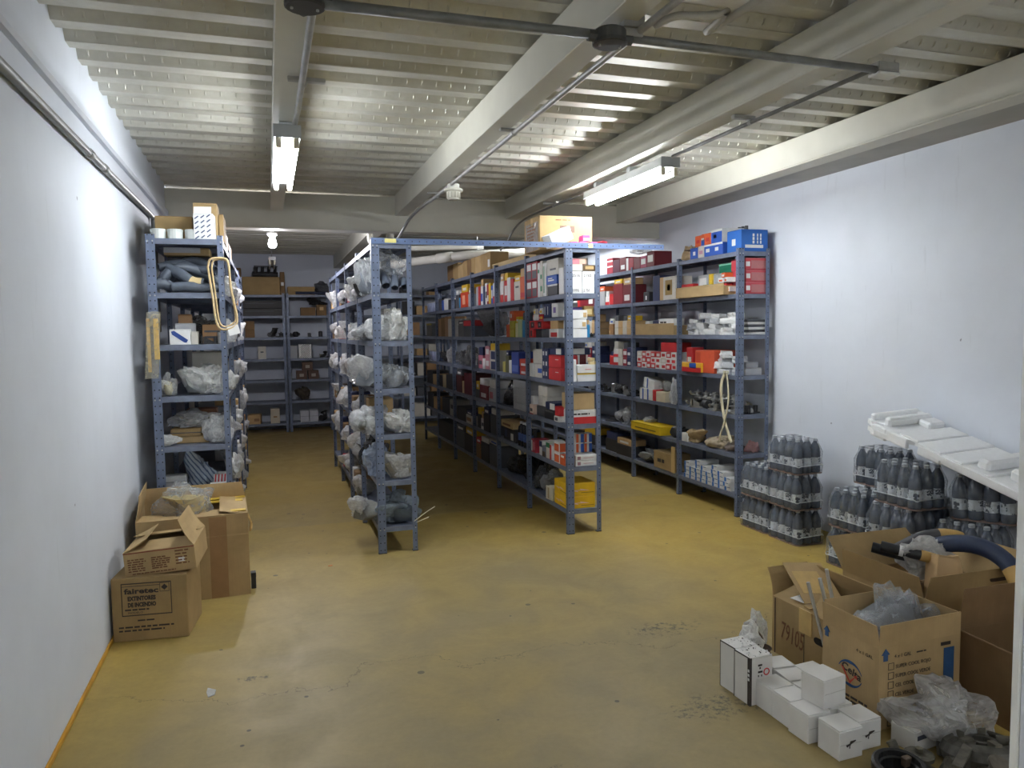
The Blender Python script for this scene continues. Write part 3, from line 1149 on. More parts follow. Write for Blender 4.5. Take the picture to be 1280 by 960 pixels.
def shelf_mesh(w, d):
    k = (round(w, 3), round(d, 3))
    if k not in _sm:
        b = MB()
        b.box(-w / 2, w / 2, -d / 2, d / 2, -.003, 0)
        for s in (-1, 1):
            b.box(-w / 2, w / 2, s * d / 2 - (.002 if s > 0 else 0), s * d / 2 + (.002 if s < 0 else 0), -.036, -.003)
            b.box(s * w / 2 - (.002 if s > 0 else 0), s * w / 2 + (.002 if s < 0 else 0), -d / 2, d / 2, -.036, -.003)
            b.box(-w / 2, w / 2, s * (d / 2 - .006) - .005, s * (d / 2 - .006) + .005, -.036, -.034)
        # pressed stiffening channel
        b.box(-w / 2 + .02, w / 2 - .02, -.012, .012, -.015, -.003)
        _sm[k] = b.mesh('shelf', SHELF)
    return _sm[k]


def rack(name, desc, x0, x1, ys, levels, H=2.215, along='y', skip=()):
    """row of bolted slotted-angle bays; ys = post stations along the row"""
    if along == 'y':
        t = empty(name, ((x0 + x1) / 2, ys[0], 0))
        ox, oy = (x0 + x1) / 2, ys[0]
    else:
        t = empty(name, (ys[0], x0, 0))
        ox, oy = ys[0], x0
    bolts = MB()
    for i, s in enumerate(ys):
        for e in (0, 1):
            last = i == len(ys) - 1
            if along == 'y':
                px, py = (x0, x1)[e], s
                sgx, sgy = (1, -1)[e], (-1 if last else 1)
                fx, fy = ((.056, .036)[e], .036) if i == 0 else (.036, .036)
            else:
                px, py = s, (x0, x1)[e]
                sgx, sgy = (-1 if last else 1), (1, -1)[e]
                fx, fy = .04, .036
            k = (fx, fy, H, sgx, sgy)
            if k not in _pm:
                _pm[k] = post_mesh(k, *k[:3], *k[3:])
            link('post', _pm[k], t, (px - ox, py - oy, 0))
            foot = MB(); foot.box(min(-.002, sgx * (fx + .002)), max(.002, sgx * fx), min(-.002, sgy * fy), max(.002, sgy * (fy + .002)), 0, .006)
            if s < 9:
                foot.build('foot', RUBBER, t, loc=(px - ox, py - oy, 0))
            for z in levels:
                if along == 'y' and i == 0:
                    for q in (.014, .042)[:1 + (e == 0)]:
                        bolts.lathe([(.0055, 0), (.0055, .003), (.003, .004)], 6, 0, Matrix.Translation((px + sgx * q - ox, py - oy - .0005, z - .018)) @ Matrix.Rotation(R(90), 4, 'X'))
    bolts.f and setattr_stuff(bolts.build('bolts', GALV, t))
    for i in range(len(ys) - 1):
        for j, z in enumerate(levels):
            if (i, j) in skip:
                continue
            if along == 'y':
                w, d = x1 - x0 - .008, ys[i + 1] - ys[i] - .004
                link('shelf', shelf_mesh(w, d), t, ((x0 + x1) / 2 - ox, (ys[i] + ys[i + 1]) / 2 + .002 - oy, z))
            else:
                w, d = ys[i + 1] - ys[i] - .008, x1 - x0 - .008
                link('shelf', shelf_mesh(w, d), t, ((ys[i] + ys[i + 1]) / 2 - ox, (x0 + x1) / 2 - oy, z))
    tag(t, desc, 'shelving rack')
    return t


def setattr_stuff(o):
    o['kind'] = 'stuff'


Y0, BAY = 5.285, .935
RW, RB, RC, RR = 'left wall rack', 'bag-filled rack', 'centre rack', 'right wall rack'
X_W, X_B, X_C, X_R = (-.715, -.255), (.70, .98), (2.145, 2.425), (3.655, 3.955)
rack('steel_rack', 'blue-grey slotted steel rack standing against the left wall', *X_W, [Y0 + BAY * k for k in range(5)], LV)
rack('steel_rack', 'blue-grey slotted steel rack loaded with plastic bags', *X_B, [Y0 + BAY * k for k in range(5)], LV)
rack('steel_rack', 'blue-grey slotted steel rack in the centre, packed with boxes', *X_C, [Y0 + BAY * .985 * k for k in range(7)], LV)
rack('steel_rack', 'blue-grey slotted steel rack standing against the right wall', *X_R, [Y0 + BAY * k for k in range(7)], LV)
rack('steel_rack', 'dark blue steel rack at the far end, left of two', 12.5, 12.85, [-.72, .28], [2.19, 1.86, 1.52, 1.18, .84, .5, .15], along='x')
rack('steel_rack', 'dark blue steel rack at the far end, right of two', 12.5, 12.85, [.30, .98], [2.19, 1.86, 1.52, 1.18, .84, .5, .15], along='x')
rack('steel_rack', 'dark blue steel rack at the end of the unlit aisle', 12.5, 12.85, [1.3, 2.1, 2.9, 3.7], [2.19, 1.86, 1.52, 1.18, .84, .5, .15], along='x')
# tie bar across the rack tops
t = empty('tie_bar', (.70, Y0 - .004, 2.184))
HB = steel_holes()
b = MB(); b.box(0, 2.27, -.003, 0, 0, .04); b.box(0, 2.27, 0, .03, .037, .04); b.build('angle', pm((96, 114, 150), .42, .1, .12, 14, .03), t)
hb = MB()
for k in range(44):
    hb.lathe([(.0045, 0), (.0045, .0012)], 8, 0, Matrix.Translation((.03 + k * .0515, -.0032, .02)) @ Matrix.Rotation(R(90), 4, 'X'))
setattr_stuff(hb.build('punched_holes', INK, t))
b = MB(); b.box(.095, .175, -.0045, -.003, .008, .036); b.build('sticker', pm((206, 196, 120), .6), t)
b = MB(); b.box(1.63, 1.665, -.0045, -.003, .004, .034); b.build('sticker', pm((206, 196, 120), .6), t)
tag(t, 'blue-grey slotted angle bar tying two rack tops together', 'tie bar')
# extra half shelf in the centre rack
b = MB(); b.box(2.155, 2.415, 5.33, 5.80, 1.668, 1.672); b.box(2.155, 2.158, 5.33, 5.80, 1.645, 1.672); b.box(2.155, 2.415, 5.33, 5.333, 1.645, 1.672)
o = b.build('half_shelf', SHELF); tag(o, 'short extra shelf plate in near bay of centre rack', 'shelf')

# ================================================================== things on the floor
PL['z'], PL['place'] = 0.0005, ''
# ---- left: fire-extinguisher carton, flattened carton on it, big carton behind
def FB(desc, cx, cy, z, size, rz, mat, style='carton', name='carton', cat='box', rx=0, ry=0):
    t = empty(name, (cx, cy, z), (R(rx), R(ry), R(rz)))
    link('body', box_mesh(*size, mat, style), t)
    tag(t, desc, cat)
    return t


sz = (.365, .33, .33)
t = FB('brown carton printed for fire extinguishers, beside the left wall', -.607, 4.36, .0005, sz, -6.5, CARD2)
b = MB()
Mx, w, h = face_matrix('F', sz)
for (x0, x1, z0, z1) in ((.13, .79, .905, .92), (.13, .79, .40, .415), (.13, .14, .40, .92), (.78, .79, .40, .92)):
    b.box(x0 * w, x1 * w, z0 * h, z1 * h, 0, .001)
o = b.build('printed_frame', INK, t); o.matrix_local = Mx @ Matrix.Translation((0, 0, .0005))
text(t, 'F', sz, .17, .755, .028, 'fairetec', INK, width=.165, bold=.0012)
text(t, 'F', sz, .21, .645, .022, 'EXTINTORES', INK, width=.135, bold=.0016)
text(t, 'F', sz, .21, .545, .022, 'DE INCENDIO', INK, width=.135, bold=.0016)
marks(t, 'F', sz, (.17, .58, .475, .52), 1, INK, 3, fill=.5)
text(t, 'F', sz, .21, .435, .011, 'MODELO', INK, width=.07)
marks(t, 'F', sz, (.33, .58, .30, .345), 1, INK, 5, fill=.5)
marks(t, 'F', sz, (.08, .86, .14, .25), 2, INK, 4, fill=.45)
b = MB(); b.prism([(0, -.016), (.016, 0), (0, .016), (-.016, 0)], .001); b.box(-.022, .022, .021, .023, 0, .001); b.box(-.022, .022, -.023, -.021, 0, .001); b.box(-.023, -.021, -.023, .023, 0, .001); b.box(.021, .023, -.023, .023, 0, .001)
o = b.build('printed_emblem', INK, t); o.matrix_local = Mx @ Matrix.Translation((.70 * w, .83 * h, .0005))
patch(t, 'F', sz, (.13, .64, .868, .875), INK, 'printed_rule')

sz = (.345, .35, .13)
t = open_carton('carton', 'shallow worn carton with lifted flaps atop the extinguisher carton', 'box', sz, (-.555, 4.41, .34), -5, CARD,
                {'F': (-86, .17, .01, -.03), 'K': (-82, .16, .01, .05), 'R': (-38, .15, .02, .2), 'L': (-70, .12, .03, .1)}, ry=-3.5, rx=2)
marks(t, 'F', sz, (.05, .34, .16, .72), 6, BROWNINK, 7, fill=.5)
marks(t, 'F', sz, (.38, .66, .2, .72), 6, BROWNINK, 8, fill=.55)
marks(t, 'F', sz, (.72, .95, .25, .9), 5, BROWNINK, 9, fill=.4)
marks(t, 'F', sz, (.1, .8, .06, .13), 1, BROWNINK, 10, fill=.6)
patch(t, 'F', sz, (0, 1, .93, .97), pm((134, 62, 44), .7), 'printed_rule')
patch(t, 'F', sz, (.76, .85, .38, .55), PAPER, 'sticker')

sz = (.61, .50, .50)
t = open_carton('carton', 'large brown carton taped with yellow tape by the left rack', 'box', sz, (-.468, 4.98, .0005), 3, CARD,
                {'F': (-93, .2, .02, .02), 'R': (-86, .16, .03, .05), 'L': (-14, .15, .02, .1), 'K': (-8, .1, .02, .1)})
patch(t, 'F', sz, (.42, 1, .74, .755), pm((188, 158, 112), .5), 'tape')
patch(t, 'F', sz, (.64, .80, .0, .98), card((168, 132, 92)), 'tape')
b = MB(); b.box(.02, .285, .10, .16, .502, .506); b.box(.18, .295, -.215, -.16, .507, .510); b.box(.02, .3, .2, .245, .503, .506)
b.build('yellow_tape', YTAPE, t)
b = MB(); b.tube([(.306, -.15, .47), (.325, -.16, .42), (.318, -.14, .36)], .006, 5); b.tube([(.306, -.12, .46), (.33, -.13, .40), (.325, -.15, .37)], .005, 5)
b.build('string_tie', TAPE, t)
bag('clear plastic bag slumped on the large taped carton', (-.50, 4.93), (.40, .30, .20), 3, FILMD, inner=pm((196, 176, 120), .6), rz=24, z=.47, place='', sub=4)
tt = FB('small black caster tucked beside the large taped carton', -.135, 4.86, .0005, (.03, .05, .1), 4, RUBBER, style='flat', name='caster', cat='caster')

# ---- right: packs of bottles
def rr(w, d, r, n=5):
    out = []
    for cx, cy, a0 in ((w / 2 - r, d / 2 - r, 0), (-w / 2 + r, d / 2 - r, 90), (-w / 2 + r, -d / 2 + r, 180), (w / 2 - r, -d / 2 + r, 270)):
        for k in range(n + 1):
            a = R(a0 + 90 * k / n)
            out.append((cx + r * math.cos(a), cy + r * math.sin(a)))
    return out


b = MB(); b.lathe([(.030, 0), (.037, .004), (.0385, .012), (.0385, .045), (.037, .05), (.0375, .115), (.0385, .12), (.0385, .15), (.035, .175), (.026, .2), (.017, .216), (.0135, .222), (.0135, .232)], 12)
bot_me = b.mesh('bottle', BOTTLE, smooth=True)
b = MB(); b.lathe([(.0155, .23), (.016, .232), (.016, .246), (.014, .249)], 10); cap_me = b.mesh('cap', CAP)
LABELM, nt, bs = newmat('bottle_label')
tc = N(nt, 'ShaderNodeTexCoord')
_, rw = noise_fac(nt, tc.outputs['Object'], 46, 2, .5)
nt.links.new(mixcol(nt, fmath(nt, 'GREATER_THAN', rw, .56), lin((196, 202, 208)), lin((58, 66, 80))), bs.inputs['Base Color'])
bs.inputs['Roughness'].default_value = .5
b = MB(); b.lathe([(.0388, .052), (.0388, .113)], 12, cap=False); lab_me = b.mesh('label', LABELM)
WRAP = film((170, 178, 188), .80, .12, 22, 'wrap')
fw = MB()
prof = [(.0, -.004), (.004, 0), (.006, .05), (.003, .1), (.005, .16), (-.004, .19), (-.016, .228), (-.02, .248)]
rings = []
rndw = random.Random(5)
for ins, z in prof:
    base = rr(.24 + 2 * ins, .325 + 2 * ins, .034, 5)
    n_ = len(base)
    ring = []
    for i, p in enumerate(base):
        wob = .0035 * math.sin(i * 1.9 + z * 40) * (1 if z > .02 else 0)
        q = Vector((p[0], p[1], 0)); q = q * (1 + wob / q.length)
        ring.append((q.x, q.y, z + (rndw.uniform(-.004, .004) if z > .1 else 0)))
    rings.append(ring)
vs = [p for rg in rings for p in rg]
fs = []
for i in range(len(rings) - 1):
    for k in range(n_):
        fs.append((i * n_ + k, i * n_ + (k + 1) % n_, (i + 1) * n_ + (k + 1) % n_, (i + 1) * n_ + k))
fs.append(tuple((len(rings) - 1) * n_ + k for k in range(n_)))
fw.add(vs, fs)
wrap_me = fw.mesh('shrink_wrap', WRAP, smooth=True)
tb = MB(); tb.prism(rr(.245, .33, .03, 4), .004); tray_me = tb.mesh('cardboard_pad', pm((150, 120, 108), .7))
# gathered seam of the film around the lower third
sb = MB()
loop = rr(.252, .337, .034, 5)
sb.tube([(p[0], p[1], .062 + .006 * math.sin(i * 1.1)) for i, p in enumerate(loop)], .0035, 5, closed=True)
seam_me = sb.mesh('film_seam', film((222, 226, 230), .12, .3, 26, 'seam'))


def pack(desc, x, y, z, rz=0, rx=0, ry=0, seam=True):
    t = empty('bottle_pack', (x, y, z), (R(rx), R(ry), R(rz)))
    rnd = random.Random(int(x * 100 + y * 37))
    for i in range(3):
        for j in range(4):
            o = link('bottle', bot_me, t, ((i - 1) * .0785, (j - 1.5) * .0795, .0045), (0, 0, rnd.uniform(0, 6)))
            link('cap', cap_me, o)
            if i in (0, 2) or j in (0, 3):
                link('label', lab_me, o)
    link('cardboard_pad', tray_me, t)
    link('shrink_wrap', wrap_me, t, (0, 0, .001))
    if seam:
        link('film_seam', seam_me, t)
    tag(t, desc, 'bottle pack', group='shrink-wrapped packs of bottles')
    return t


PH = .2545
pack('bottom bottle pack in the stack of three beside rack end', 3.665, 4.57, .0005, 1)
pack('middle bottle pack in the stack of three beside rack end', 3.66, 4.575, PH, -1)
pack('top bottle pack in the stack of three beside rack end', 3.675, 4.60, 2 * PH, 2)
pack('lower of two stacked bottle packs touching the rack post', 3.665, 4.925, .0005, 0)
pack('upper of two stacked bottle packs touching the rack post', 3.66, 4.92, PH, -1)
pack('lowest bottle pack at far left of the big pile', 3.615, 3.895, .0005, 1)
pack('bottle pack on lowest layer pack, far left of big pile', 3.62, 3.89, PH, -1)
pack('half-hidden bottom bottle pack behind the open hose carton', 3.575, 3.50, .0005, 0)
pack('second-layer bottle pack in the middle of the big pile', 3.57, 3.50, PH, 2)
pack('bottle pack on top of the big pile under the foam', 3.60, 3.475, 2 * PH, -2)
pack('floor-level bottle pack against the right wall under foam', 3.885, 3.90, .0005, 0)
pack('second-layer bottle pack against the right wall under foam', 3.885, 3.90, PH, 0)
pack('topmost rear bottle pack at wall under far foam end', 3.88, 3.95, 2 * PH, 1)
pack('hidden floor-level bottle pack next to the right wall', 3.87, 3.49, .0005, 0)
pack('hidden second-layer bottle pack next to the right wall', 3.87, 3.49, PH, 0)
FB('plain brown carton under the bottle packs nearest the camera', 3.70, 3.12, .0005, (.24, .33, .222), 12, CARD3)
pack('low unlabelled-looking bottle pack right behind the wrapped parts', 3.70, 3.13, PH - .03, 12, -2)
pack('slanting dark bottle pack at right end of the pile', 3.80, 3.12, 2 * PH - .024, 22, -3, seam=False)

# ---- foam packing tray leaning over the packs
P4, P3, P1 = Vector((3.60, 3.86, .95)), Vector((3.575, 2.66, .665)), Vector((3.98, 3.98, 1.0))
Uv = (P3 - P4).normalized()
Wv = (P1 - P4); Wv = (Wv - Uv * Wv.dot(Uv)).normalized()
Nv = Uv.cross(Wv)
if Nv.z < 0:
    Nv = -Nv
FM = Matrix(((Uv.x, Wv.x, Nv.x, P4.x), (Uv.y, Wv.y, Nv.y, P4.y), (Uv.z, Wv.z, Nv.z, P4.z), (0, 0, 0, 1)))
t = link('foam_tray', None); t.matrix_world = FM
out = [(0, .04), (.05, .02), (.09, .05), (.12, .055), (.16, .02), (.2, .0), (.36, 0), (.40, .03), (.45, .03), (.5, -.005), (.62, -.01), (1.3, -.01), (1.3, .41), (.98, .41), (.95, .38), (.8, .38), (.77, .41), (.3, .41), (.27, .385), (.12, .385), (.09, .41), (0, .41)]
b = MB(); b.prism(out, .028); b.build('sheet', FOAM, t)
for x0, x1, y0, y1, hh, cc in ((0, .04, .05, .41, .045, .012), (.115, .17, .05, .385, .06, .015), (.04, .115, .375, .41, .04, .012), (.17, .27, .26, .385, .045, .015), (.29, .43, .02, .40, .02, .008), (.445, .61, .0, .40, .02, .008), (.625, .76, .0, .375, .02, .008),
                           (.79, .87, .06, .375, .065, .022), (.90, .93, .0, .40, .02, .008), (.97, 1.06, .08, .40, .075, .025), (1.12, 1.21, .06, .40, .06, .02), (1.25, 1.3, .0, .40, .04, .012)):
    b = MB(); b.cbox((x0 + x1) / 2, (y0 + y1) / 2, .02, x1 - x0, y1 - y0, hh, c=cc); b.build('ridge', FOAM, t)
b = MB()
for x0, x1, zz in ((.07, .20, -.05), (.20, .37, -.035), (.45, .62, -.03), (.62, 1.3, -.022)):
    b.cbox((x0 + x1) / 2, .012, zz, x1 - x0, .028, .03 - zz, c=.010)
b.build('front_lip', FOAM, t)
b = MB(); b.prism([(.02, .0), (.10, -.025), (.22, -.01), (.28, .03), (.1, .06)], .03, 0, Matrix.Translation((.02, .01, -.03))); b.build('broken_edge', FOAM, t)
tag(t, 'white moulded polystyrene packing sheet leaning over the bottle packs', 'foam sheet')

# ---- open cartons at right
sz = (.42, .30, .325)
t = open_carton('carton', 'open coolant carton with blue logo, holding wrapped parts', 'box', sz, (2.405, 2.405, .0005), 1.5, CARD,
                {'F': (2, .092, .004, 0), 'L': (4, .092, .006, .05), 'K': (3, .095, .01, 0), 'R': (-4, .09, .01, 0)})
CS = sz
Mx, w, h = face_matrix('L', sz)
b = MB()   # logo: two blue arcs and a red chevron
for s in (1, -1):
    pts = []
    for k in range(13):
        a = R(25 + 130 * k / 12)
        pts.append((math.cos(a) * .068, s * (math.sin(a) * .066 - .012)))
    inner_ = [(p[0] * .96, p[1] - s * (.002 + .012 * (1 - abs(p[0]) / .068))) for p in pts]
    for k in range(12):
        b.add([(pts[k][0], pts[k][1], .001), (pts[k + 1][0], pts[k + 1][1], .001), (inner_[k + 1][0], inner_[k + 1][1], .001), (inner_[k][0], inner_[k][1], .001)], [(0, 1, 2, 3)])
o = b.build('printed_logo_arcs', BLUEINK, t); o.matrix_local = Mx @ Matrix.Translation((.52 * w, .515 * h, .001))
b = MB(); b.prism([(-.05, .018), (-.036, .014), (-.002, -.03), (.03, .0), (.018, -.002), (.04, -.012), (.034, .004), (.0, -.042)], .001)
o = b.build('printed_chevron', REDINK, t); o.matrix_local = Mx @ Matrix.Translation((.52 * w, .515 * h, .001))
text(t, 'L', sz, .36, .545, .032, 'Celta', INK, width=.105, bold=.001, rot=-12)
marks(t, 'L', sz, (.22, .86, .14, .25), 2, INK, 21, fill=.5)
text(t, 'L', sz, .62, .84, .014, '4 x 1 GAL', INK, width=.085)


def arrow(parent, face, size, x, y, hgt):
    Mx, w, h = face_matrix(face, size)
    k = hgt
    b = MB(); b.prism([(-.22 * k, 0), (.22 * k, 0), (.22 * k, .5 * k), (.42 * k, .5 * k), (0, k), (-.42 * k, .5 * k), (-.22 * k, .5 * k)], .0012)
    o = b.build('printed_arrow', BLUEINK, parent); o.matrix_local = Mx @ Matrix.Translation((x * w, y * h, .0006))


arrow(t, 'L', sz, .08, .84, .045)
arrow(t, 'F', sz, .075, .84, .05)
Mx, w, h = face_matrix('F', sz)
b = MB()
for k in range(7):
    z0 = (.72 - .115 * k) * h
    x0 = .11 * w
    s = .028
    for (a0, a1, c0, c1) in ((0, s, 0, .0018), (0, s, s - .0018, s), (0, .0018, 0, s), (s - .0018, s, 0, s)):
        b.box(x0 + a0, x0 + a1, z0 + c0, z0 + c1, 0, .001)
o = b.build('printed_checkboxes', INK, t); o.matrix_local = Mx @ Matrix.Translation((0, 0, .0006))
for k, sx_ in enumerate(('SUPER COOL ROJO', 'SUPER COOL VERDE', 'CEL COOL', 'CEL VERDE', 'CEL CLEAN')):
    text(t, 'F', sz, .195, .73 - .115 * k, .0155, sx_, INK, width=.18 if k < 2 else .095)
marks(t, 'F', sz, (.195, .45, .155, .21), 1, INK, 77, fill=.5)
text(t, 'F', sz, .18, .86, .015, '4 x 1 GAL', INK, width=.085)
marks(t, 'F', sz, (.45, .58, .86, .9), 1, INK, 5, fill=.4)
marks(t, 'F', sz, (.75, .88, .88, .95), 1, INK, 6, fill=.6)
patch(t, 'F', sz, (.79, .92, .08, .86), BLUEINK, 'printed_panel')
bag('clear plastic wrapped grey machine part heaped in coolant carton', (2.41, 2.41), (.385, .27, .47), 5, FILMD, inner=pm((112, 114, 118), .5), z=.03, place='', rz=0, ins=.92, cat='wrapped part')
for k, (x, y) in enumerate(((2.24, 2.66), (2.285, 2.64), (2.355, 2.68))):
    b = MB(); b.tube([(x + .085, y - .025 + .03 * (k == 2), .010), (x - .02, y + .02, .45 + .02 * k)], .008, 8)
    o = b.build('metal_rod', pm((196, 196, 192), .35, .6), None)
    tag(o, 'thin pale metal rod poking up, %s' % ('leftmost of three', 'middle one of three', 'rightmost of three, beside carton flap')[k], 'rod')

sz = (.30, .44, .275)
t = open_carton('carton', 'brown carton with handwritten number and torn taped lid', 'box', sz, (2.44, 2.79, .0005), 2, CARD2,
                {'L': (-78, .14, .01, .1), 'R': (-30, .14, .01, .1), 'K': (18, .13, .03, .3), 'F': (-100, .05, .01, 0)})
text(t, 'L', sz, .14, .34, .085, '79105', BROWNINK, 'handwriting', width=.15, rot=-5)
b = MB(); b.prism([(-.05 + .02 * math.cos(R(a)) if 90 <= a <= 270 else .05 + .02 * math.cos(R(a)), .016 * math.sin(R(a))) for a in range(0, 360, 20)], .0015)
Mx, w, h = face_matrix('L', sz)
o = b.build('hand_hole', pm((20, 16, 14), .9), t); o.matrix_local = Mx @ Matrix.Translation((.80 * w, .60 * h, .0006))
patch(t, 'L', sz, (.495, .502, .02, .95), INK, 'box_joint')
patch(t, 'L', sz, (.04, .055, .0, .98), pm((60, 34, 28), .7), 'printed_edge')
b = MB(); b.box(-.006, .001, -.05, .03, -.1, .01, 0, Matrix.Translation((-.15, .0, .27))); b.prism([(0, 0), (.11, .01), (.10, .06), (.01, .05)], .003, 0, Matrix.Translation((-.14, -.02, .287)))
b.build('brown_tape', TAPE, t)
# raised lid piece with tape and paper note
b = MB(); b.box(0, .20, 0, .004, 0, .26); o = b.build('lid_flap', CARD, t); o.location = (-.13, .02, .30); o.rotation_euler = (R(-62), R(4), R(-12))
b = MB(); b.box(.02, .15, -.002, -.0005, .06, .2); b2 = b.build('tape_patch', TAPE, o)
b = MB(); b.prism([(0, 0), (.10, -.02), (.13, .02), (.07, .05), (.01, .07)], .002)
o = b.build('paper_note', PAPER, None, loc=(2.32, 2.83, .292), rot=(R(2), R(-5), R(25))); tag(o, 'crumpled white paper note on the handwritten-number carton', 'paper')

sz = (.56, .52, .30)
t = open_carton('carton', 'large open carton holding hoses and wrapped pads', 'box', sz, (3.085, 2.865, .0005), -1, CARD2,
                {'F': (3, .125, .03, .03), 'L': (6, .125, .015, .05), 'K': (40, .2, .02, .1), 'R': (35, .2, .02, .1)})
Mx, w, h = face_matrix('F', sz)
b = MB(); b.prism([(-.05 + .018 * math.cos(R(a)) if 90 <= a <= 270 else .05 + .018 * math.cos(R(a)), .014 * math.sin(R(a))) for a in range(0, 360, 20)], .0015)
o = b.build('hand_hole', pm((60, 44, 32), .9), t); o.matrix_local = Mx @ Matrix.Translation((.80 * w, h + .075, .004)) @ Matrix.Rotation(R(3), 4, 'X')
bag('white bag draped over tan pads in large open carton', (3.04, 2.83), (.30, .16, .22), 2, film((226, 226, 224), .30, .3), z=.33, place='', rz=-20, cat='bag')
for k, (x, y, z, sx_, rz, ry) in enumerate(((2.975, 2.69, .22, .10, -18, 10), (3.10, 2.70, .20, .09, -10, -8))):
    t = FB(('tan wrapped pad block with white label in hose carton', 'plain tan pad block beside the labelled pad')[k], x, y, z, (sx_, .10, .26), rz, pm((204, 170, 124), .6, 0, .1, 6, .1), style='lid', name='pad_block', cat='pad', rx=-12, ry=ry)
    if not k:
        patch(t, 'F', (sx_, .10, .26), (.15, .7, .42, .62), PAPER, 'sticker')
for k, (x, y, sz_) in enumerate(((2.95, 2.98, (.18, .18, .30)), (3.18, 2.95, (.2, .2, .28)))):
    t = FB('plain inner box propping up the hoses, %s' % ('left one', 'right one')[k], x, y, .006, sz_, 5, CARD3, name='inner_box')
for nm, pts, r, mt in (
    ('black rubber hose with open mouth, lying on the hose carton', [(2.83, 2.90, .49), (2.90, 2.83, .475), (2.97, 2.78, .46), (3.05, 2.76, .43), (3.12, 2.76, .38)], .026, RUBBER),
    ('black rubber hose tucked behind the open-mouthed hose', [(2.83, 2.955, .47), (2.90, 2.89, .45), (2.97, 2.86, .43), (3.05, 2.84, .39)], .026, RUBBER),
    ('thick blue-black hose arching over the hose carton', [(3.07, 2.93, .37), (3.13, 2.87, .46), (3.20, 2.77, .50), (3.24, 2.66, .495), (3.25, 2.56, .45), (3.24, 2.49, .37)], .042, pm((46, 58, 84), .45)),
    ('dark hose with tan paper sleeve crossing behind the pads', [(3.10, 3.06, .40), (3.22, 3.0, .47), (3.36, 2.95, .47), (3.48, 2.88, .40)], .034, pm((70, 70, 74), .5))):
    t = empty('rubber_hose')
    hose_mesh(pts, r).build('hose', mt, t, smooth=True)
    sp = smoothpts(pts, 5)
    i = len(sp) // 2 + 1 if 'blue' not in nm else len(sp) - 3
    if 'tucked' not in nm:
        b = MB(); b.tube(sp[i - 2:i + 3], r * 1.05, 12, cap=False); b.build('paper_sleeve', pm((196, 160, 96), .6), t, smooth=True)
    if 'open mouth' in nm:
        b = MB(); b.tube(sp[4:6], r * 1.04, 12, cap=False); b.build('white_band', PAPER, t, smooth=True)
    tag(t, nm, 'hose')
for k, (x, y, z, rz) in enumerate(((2.90, 2.79, .31, 20), (2.87, 3.05, .31, -10))):
    b = MB(); b.cbox(0, 0, 0, .12, .05, .035, c=.006); b.box(-.02, .03, -.026, .026, .0345, .0365, 1)
    o = b.build('boxed_part', [pm((56, 58, 62), .5), PAPER], None, loc=(x, y, z), rot=(R(15), R(10), R(rz)))
    tag(o, 'small dark part with white label below the hoses, %s' % ('nearer one', 'farther one')[k], 'part')

sz = (.46, .46, .31)
t = open_carton('carton', 'dark brown open carton at the right edge near doorway', 'box', sz, (2.90, 2.09, .0005), -3, CARD3,
                {'L': (-125, .18, .01, .05), 'K': (-6, .17, .02, .05), 'R': (-25, .2, .01, .08)})

# ---- small white boxes on the floor
WB = pm((214, 212, 208), .6, 0, .05, 9, .03, name='white_box_card')
BW = .112


def wbox(desc, x, y, z, rz=2, logo=False, size=(.108, .108, .113)):
    t = empty('white_box', (x, y, z), (0, 0, R(rz)))
    link('body', box_mesh(*size, WB, 'lid'), t)
    if logo:
        b = MB()
        Mx, w, h = face_matrix('F', size)
        b.prism([(.03, .055), (.05, .06), (.075, .064), (.075, .068), (.05, .067), (.055, .06), (.05, .05), (.045, .052), (.035, .046)], .001)
        b.box(.045, .049, .04, .05, 0, .001)
        o = b.build('printed_logo', INK, t); o.matrix_local = Mx @ Matrix.Translation((0, 0, .0005))
    patch(t, 'F', size, (.05, .95, .5, .52), pm((186, 184, 178), .6), 'printed_band')
    tag(t, desc, 'box', group='small white boxes on the floor')
    return t


wbox('white box pressed against the black-edged white boxes', 1.938, 2.535, .0005)
wbox('white box second in the front row from black-edged boxes', 1.940, 2.425, .0005, 1)
wbox('white box third in the front row, next to logo boxes', 1.932, 2.315, .0005, 3)
wbox('frontmost white box with dark logo on its face', 1.962, 2.185, .0005, 2, True)
wbox('white box with dark logo beside the coolant carton corner', 2.075, 2.215, .0005, 2, True)
wbox('single white box stacked on top of the floor row', 2.012, 2.335, .1145, 8, size=(.118, .112, .113))
wbox('white box under the stacked one, next to coolant carton', 2.052, 2.335, .0005, 2)
wbox('white box in back row behind the second front box', 2.055, 2.45, .0005, 3)
wbox('white box with lifted lid in the back row', 2.055, 2.565, .0005, -4)
wbox('rearmost white box touching the handwritten-number carton', 2.17, 2.585, .0005, 5)
wbox('white box in back corner behind the black-edged boxes', 2.07, 2.685, .0005, -6)
